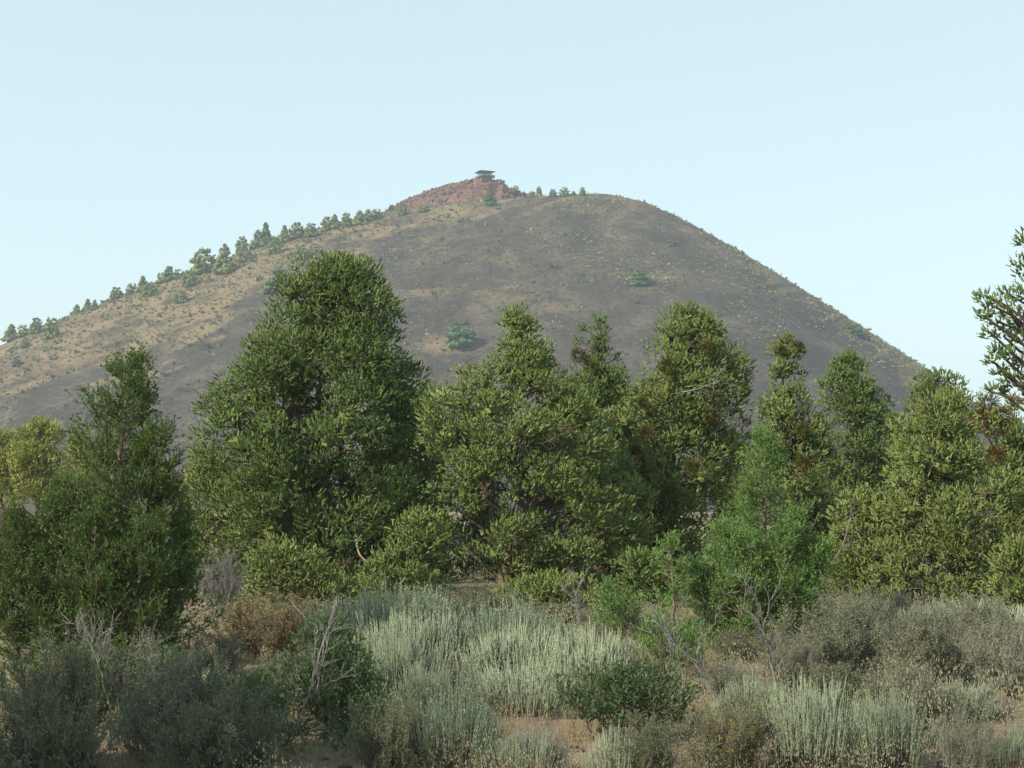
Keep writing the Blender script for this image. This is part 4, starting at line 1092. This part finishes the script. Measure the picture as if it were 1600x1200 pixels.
twiggy(433, "bitterbrush", "leafy olive shrub at the bottom edge between the rabbitbrush and the sapling", 9.9, 940, 1070, 1130, wood="dark_wood", leaves=7)
twiggy(434, "bitterbrush", "twiggy shrub at the bottom edge right of the silvery sagebrush pair", 9.9, 1440, 1560, 1120, wood="grey_wood", leaves=5)
twiggy(435, "bitterbrush", "olive shrub behind the bottom right sagebrush pair", 12.0, 1320, 1500, 1050, wood="grey_wood", leaves=7)
twiggy(436, "bitterbrush", "grey green shrub behind the flowering rabbitbrush", 13.4, 1080, 1200, 1040, wood="grey_wood", leaves=5)

GD = "bleached dead branches in front"
bare_branch(501, "dead_branch", "forked grey dead branch standing above the bitterbrush", [(1215, 1130, 12.6), (1212, 1060, 12.6), (1196, 1000, 12.6), (1190, 960, 12.6)], .02, n1=9, group=GD)
bare_branch(502, "dead_branch", "long pale dead branch leaning left at bottom, right of centre", [(1100, 1178, 12.0), (1070, 1120, 12.0), (1030, 1095, 12.0), (985, 1075, 12.0)], .016, n1=10, l1=.22, group=GD)
bare_branch(503, "dead_branch", "upright bare twigs in front of the vivid sapling", [(1070, 1090, 13.0), (1062, 1030, 13.0), (1052, 1000, 13.0)], .012, n1=8, group=GD)
bare_branch(504, "dead_branch", "bare twig fanning left of the forked branch", [(1110, 1110, 12.8), (1095, 1050, 12.8), (1085, 1010, 12.8)], .012, n1=8, group=GD)
bare_branch(505, "dead_branch", "bare grey branch rising at the right of the dark sapling's tip", [(430, 1190, 11.2), (470, 1120, 11.2), (490, 1060, 11.2), (505, 1020, 11.2)], .014, n1=10, group=GD)
bare_branch(506, "dead_branch", "bare twigs poking up at left in front of the big young juniper", [(170, 1100, 11.5), (155, 1040, 11.5), (140, 1005, 11.5)], .012, n1=9, group=GD)
bare_branch(507, "dead_branch", "long slanting grey stick across the bottom right sagebrush", [(1250, 1195, 10.9), (1300, 1140, 10.9), (1345, 1110, 10.9)], .010, n1=4, l1=.1, group=GD)
bare_branch(508, "dead_branch", "bare grey twigs sticking up behind the sagebrush, right of the middle trunk", [(905, 1000, 20.0), (905, 965, 20.0), (900, 925, 20.0)], .016, n1=9, group=GD)
bare_branch(509, "dead_branch", "gnarled dead stem inside the central sagebrush clump", [(600, 1090, 13.6), (605, 1050, 13.6), (640, 1040, 13.6), (650, 1025, 13.6)], .022, wood="dark_wood", n1=8, l1=.2, group=GD)

# ------------------------------------------------------------------ dry grass over the ground
rng = np.random.default_rng(88)
def grass_field(n, ymin, ymax, spots, k, hmin, hmax, w):
    """Bunches of thin dry blades; spots = (px0, px1, y0, y1, weight) or None for everywhere."""
    y = ymin + (ymax - ymin) * rng.random(n) ** 1.4
    x = rng.uniform(-.36, .36, n) * y
    cl = fbm(x / 1.1, y / 1.1, 90, 3) > .42
    if spots:
        px = 800 + x / y * FPX
        inside = np.zeros(n, bool)
        for a, b_, y0, y1 in spots:
            wob = (fbm(x / .35, y / .35, 95, 3) - .5)
            inside |= (px > a + wob * 160) & (px < b_ + wob * 160) & (y > y0) & (y < y1 + wob * 2.5) & (rng.random(n) < .25 + .9 * smooth(.4, .6, fbm(x / .5, y / .5, 97, 3)))
        cl = inside
    x, y = x[cl], y[cl]
    P = np.repeat(np.stack([x, y, ground_h(x, y) - .01], 1), k, 0) + rng.normal(0, .035, (len(x) * k, 3)) * np.array([1, 1, 0])
    lean = np.repeat(rng.normal(0, .22, (len(x), 3)), k, 0)
    D = norm(rng.normal(0, .30, (len(P), 3)) + lean + np.array([0, 0, 1]))
    bunch = np.repeat(rng.random(len(x)) * .6, k)
    gr.leaves(P, D, rng.uniform(hmin, hmax, len(P)), w, rng, bunch + rng.random(len(P)) * .4, mid=.35)
gr = Geo()
grass_field(4200, 9, 32, None, 8, .06, .20, .005)
grass_field(7000, 9.3, 13.5, [(775, 905, 9.3, 11.8), (1490, 1640, 9.3, 10.9)], 9, .05, .19, .0045)
grass_field(7000, 15, 24, [(930, 1080, 15, 24)], 9, .10, .30, .007)
tag(gr.build("dry_grass", M["grass"]), "dry straw coloured grass between the shrubs", "grass", None, "stuff")

# low undergrowth that closes the gaps between the shrubs
def low_clump(seed, leaves_n, W, H, l0, l1, w, upright):
    r = np.random.default_rng(seed)
    d = randdir(r, leaves_n); d[:, 2] = np.abs(d[:, 2])
    P = d * r.uniform(.35, 1.0, (leaves_n, 1)) * np.array([W, W, H]) * (.75 + .5 * vnoise(d[:, 0] * 3 + seed, d[:, 1] * 3, seed))[:, None]
    D = norm(d * .4 + randdir(r, leaves_n) * (1.1 - upright) + np.array([0, 0, upright]))
    q = Geo(); q.leaves(P, D, r.uniform(l0, l1, leaves_n), w, r, np.clip(r.random(leaves_n) * .7 + .3 * vnoise(P[:, 0] * 9, P[:, 2] * 9, seed), 0, 1))
    return q.v[0], q.q[0], q.t[0]
def cover_mass(name, label, mat, protos, near, spots, seed):
    r = np.random.default_rng(seed); G_ = Geo()
    for (x, y, sz) in spots:
        pp = near if y < 13.2 else protos; v, q, t = pp[r.integers(len(pp))]
        a = r.uniform(0, 6.28); c_, s_ = math.cos(a), math.sin(a)
        v2 = np.stack([v[:, 0] * c_ - v[:, 1] * s_, v[:, 0] * s_ + v[:, 1] * c_, v[:, 2] * r.uniform(.8, 1.25)], 1) * sz + np.array([x, y, float(ground_h(np.array(x), np.array(y))) - .02])
        G_.add(v2, q, np.clip(t + r.uniform(-.2, .2), 0, 1))
    return tag(G_.build(name, mat), label, "undergrowth", None, "stuff")
rr = np.random.default_rng(909)
spots_a, spots_b, spots_c = [], [], []
for Yq in (10.0, 10.8, 11.7, 12.7, 13.8, 15.0, 16.4, 18.0, 19.8, 22.0, 24.5, 27.5, 31.0, 34.0, 38.0, 43.0):
    step = .62 * (1 + (Yq - 10) * .035)
    for xq in np.arange(-.325 * Yq, .325 * Yq, step):
        x_, y_ = xq + rr.normal(0, .16), Yq + rr.normal(0, .3)
        p_ = 800 + x_ / y_ * FPX
        if (800 < p_ < 880 and 10.4 < y_ < 11.8) or (950 < p_ < 1010 and 16 < y_ < 22): continue
        (spots_a if rr.random() < (.75 if 500 < p_ < 1000 else .50) else spots_b if rr.random() < .9 else spots_c).append((x_, y_, rr.uniform(.75, 1.35) * (1 + max(0, Yq - 16) * .02)))
cover_mass("low_sage_cover", "low grey green sage growth filling gaps between the shrubs", M["sage_low"], [low_clump(1, 600, .36, .34, .015, .034, .010, .8), low_clump(2, 560, .40, .28, .015, .034, .010, .9)], [low_clump(6, 1000, .36, .34, .010, .022, .0065, .8), low_clump(7, 950, .38, .28, .010, .022, .0065, .7)], spots_a, 1)
cover_mass("low_brush_cover", "low olive brush filling gaps between the shrubs", M["bitter"], [low_clump(3, 600, .38, .36, .012, .026, .012, .4), low_clump(4, 560, .34, .42, .012, .026, .012, .4)], [low_clump(8, 1000, .38, .36, .008, .018, .008, .4), low_clump(9, 950, .34, .42, .008, .018, .008, .4)], spots_b, 2)
cover_mass("dry_stalk_cover", "dry brown stalks and dead growth between the shrubs", M["grass"], [low_clump(5, 420, .30, .30, .05, .16, .005, .9)], [low_clump(10, 420, .26, .20, .04, .10, .003, .8)], spots_c, 3)

# stones and twig litter on the bare ground
rl = np.random.default_rng(611)
ly = 9.0 + 18 * rl.random(520) ** 1.8; lx = rl.uniform(-.34, .34, 520) * ly
V, F = rock_mesh_arrays(rl, np.stack([lx, ly, ground_h(lx, ly)], 1), rl.uniform(.012, .05, 520))
tag(tri_object("loose_stones", V, F, M["lava_dark"]), "small dark cinder stones scattered on the ground", "stones", None, "stuff")
ly = 9.0 + 14 * rl.random(900) ** 1.5; lx = rl.uniform(-.34, .34, 900) * ly
a_ = rl.uniform(0, 6.28, 900); ln = rl.uniform(.05, .28, 900); lz = ground_h(lx, ly) + .012
A_ = np.stack([lx, ly, lz], 1); B_ = A_ + np.stack([np.cos(a_) * ln, np.sin(a_) * ln, rl.uniform(0, .06, 900)], 1)
tg = Geo(); tg.tubes(curve_paths(A_, B_, rl, 4, 0, .06), np.array([.004, .004, .003, .002]), 3)
tag(tg.build("twig_litter", M["grey_wood"]), "grey dead twigs lying on the ground between the shrubs", "twigs", None, "stuff")

# sagebrush plain between the row and the butte
n = 1600
y = 60 + 300 * rng.random(n) ** 1.4; x = rng.uniform(-.42, .42, n) * y
k = 8
P = np.repeat(np.stack([x, y, np.full(n, .05)], 1), k, 0) + rng.normal(0, .22, (n * k, 3)) * np.array([1, 1, .3])
s = np.repeat(rng.uniform(.25, .5, n), k)
gr = Geo(); gr.leaves(P, norm(randdir(rng, n * k) + np.array([0, 0, 1.0])), s, s * .5, rng, np.clip(np.repeat(rng.random(n), k), 0, 1))
tag(gr.build("plain_scrub", M["scrub"]), "low yellowish scrub on the plain behind the trees", "shrubs", None, "stuff")

# a juniper just outside the frame whose shade falls on the near left shrubs
juniper(190, "shade_juniper", "juniper just outside the left edge shading the near shrubs", 7.0, -2050, [(-900, -2200, -1900), (-500, -2450, -1700), (0, -2600, -1550), (500, -2550, -1600), (800, -2400, -1750)], "juniper_dark", lobe=.42, dens=.22, leaf=(.14, .20, .10), trunk_r=.16, group=None, limbs=6)

# ------------------------------------------------------------------ the hazy air
hz = Geo(); hz.box((0, 1200, 70), (6600, 4200, 146))
m = bpy.data.materials.new("hazy_air"); m.use_nodes = True
nt = m.node_tree; nt.nodes.clear()
vo = nt.nodes.new("ShaderNodeVolumePrincipled"); vo.inputs["Color"].default_value = (.68, .84, 1.0, 1); vo.inputs["Density"].default_value = .00034
vo.inputs["Anisotropy"].default_value = 0.1
ou = nt.nodes.new("ShaderNodeOutputMaterial"); nt.links.new(vo.outputs[0], ou.inputs["Volume"])
hz_o = tag(hz.build("haze", m), "thin bluish haze in the air", "haze", None, "stuff")
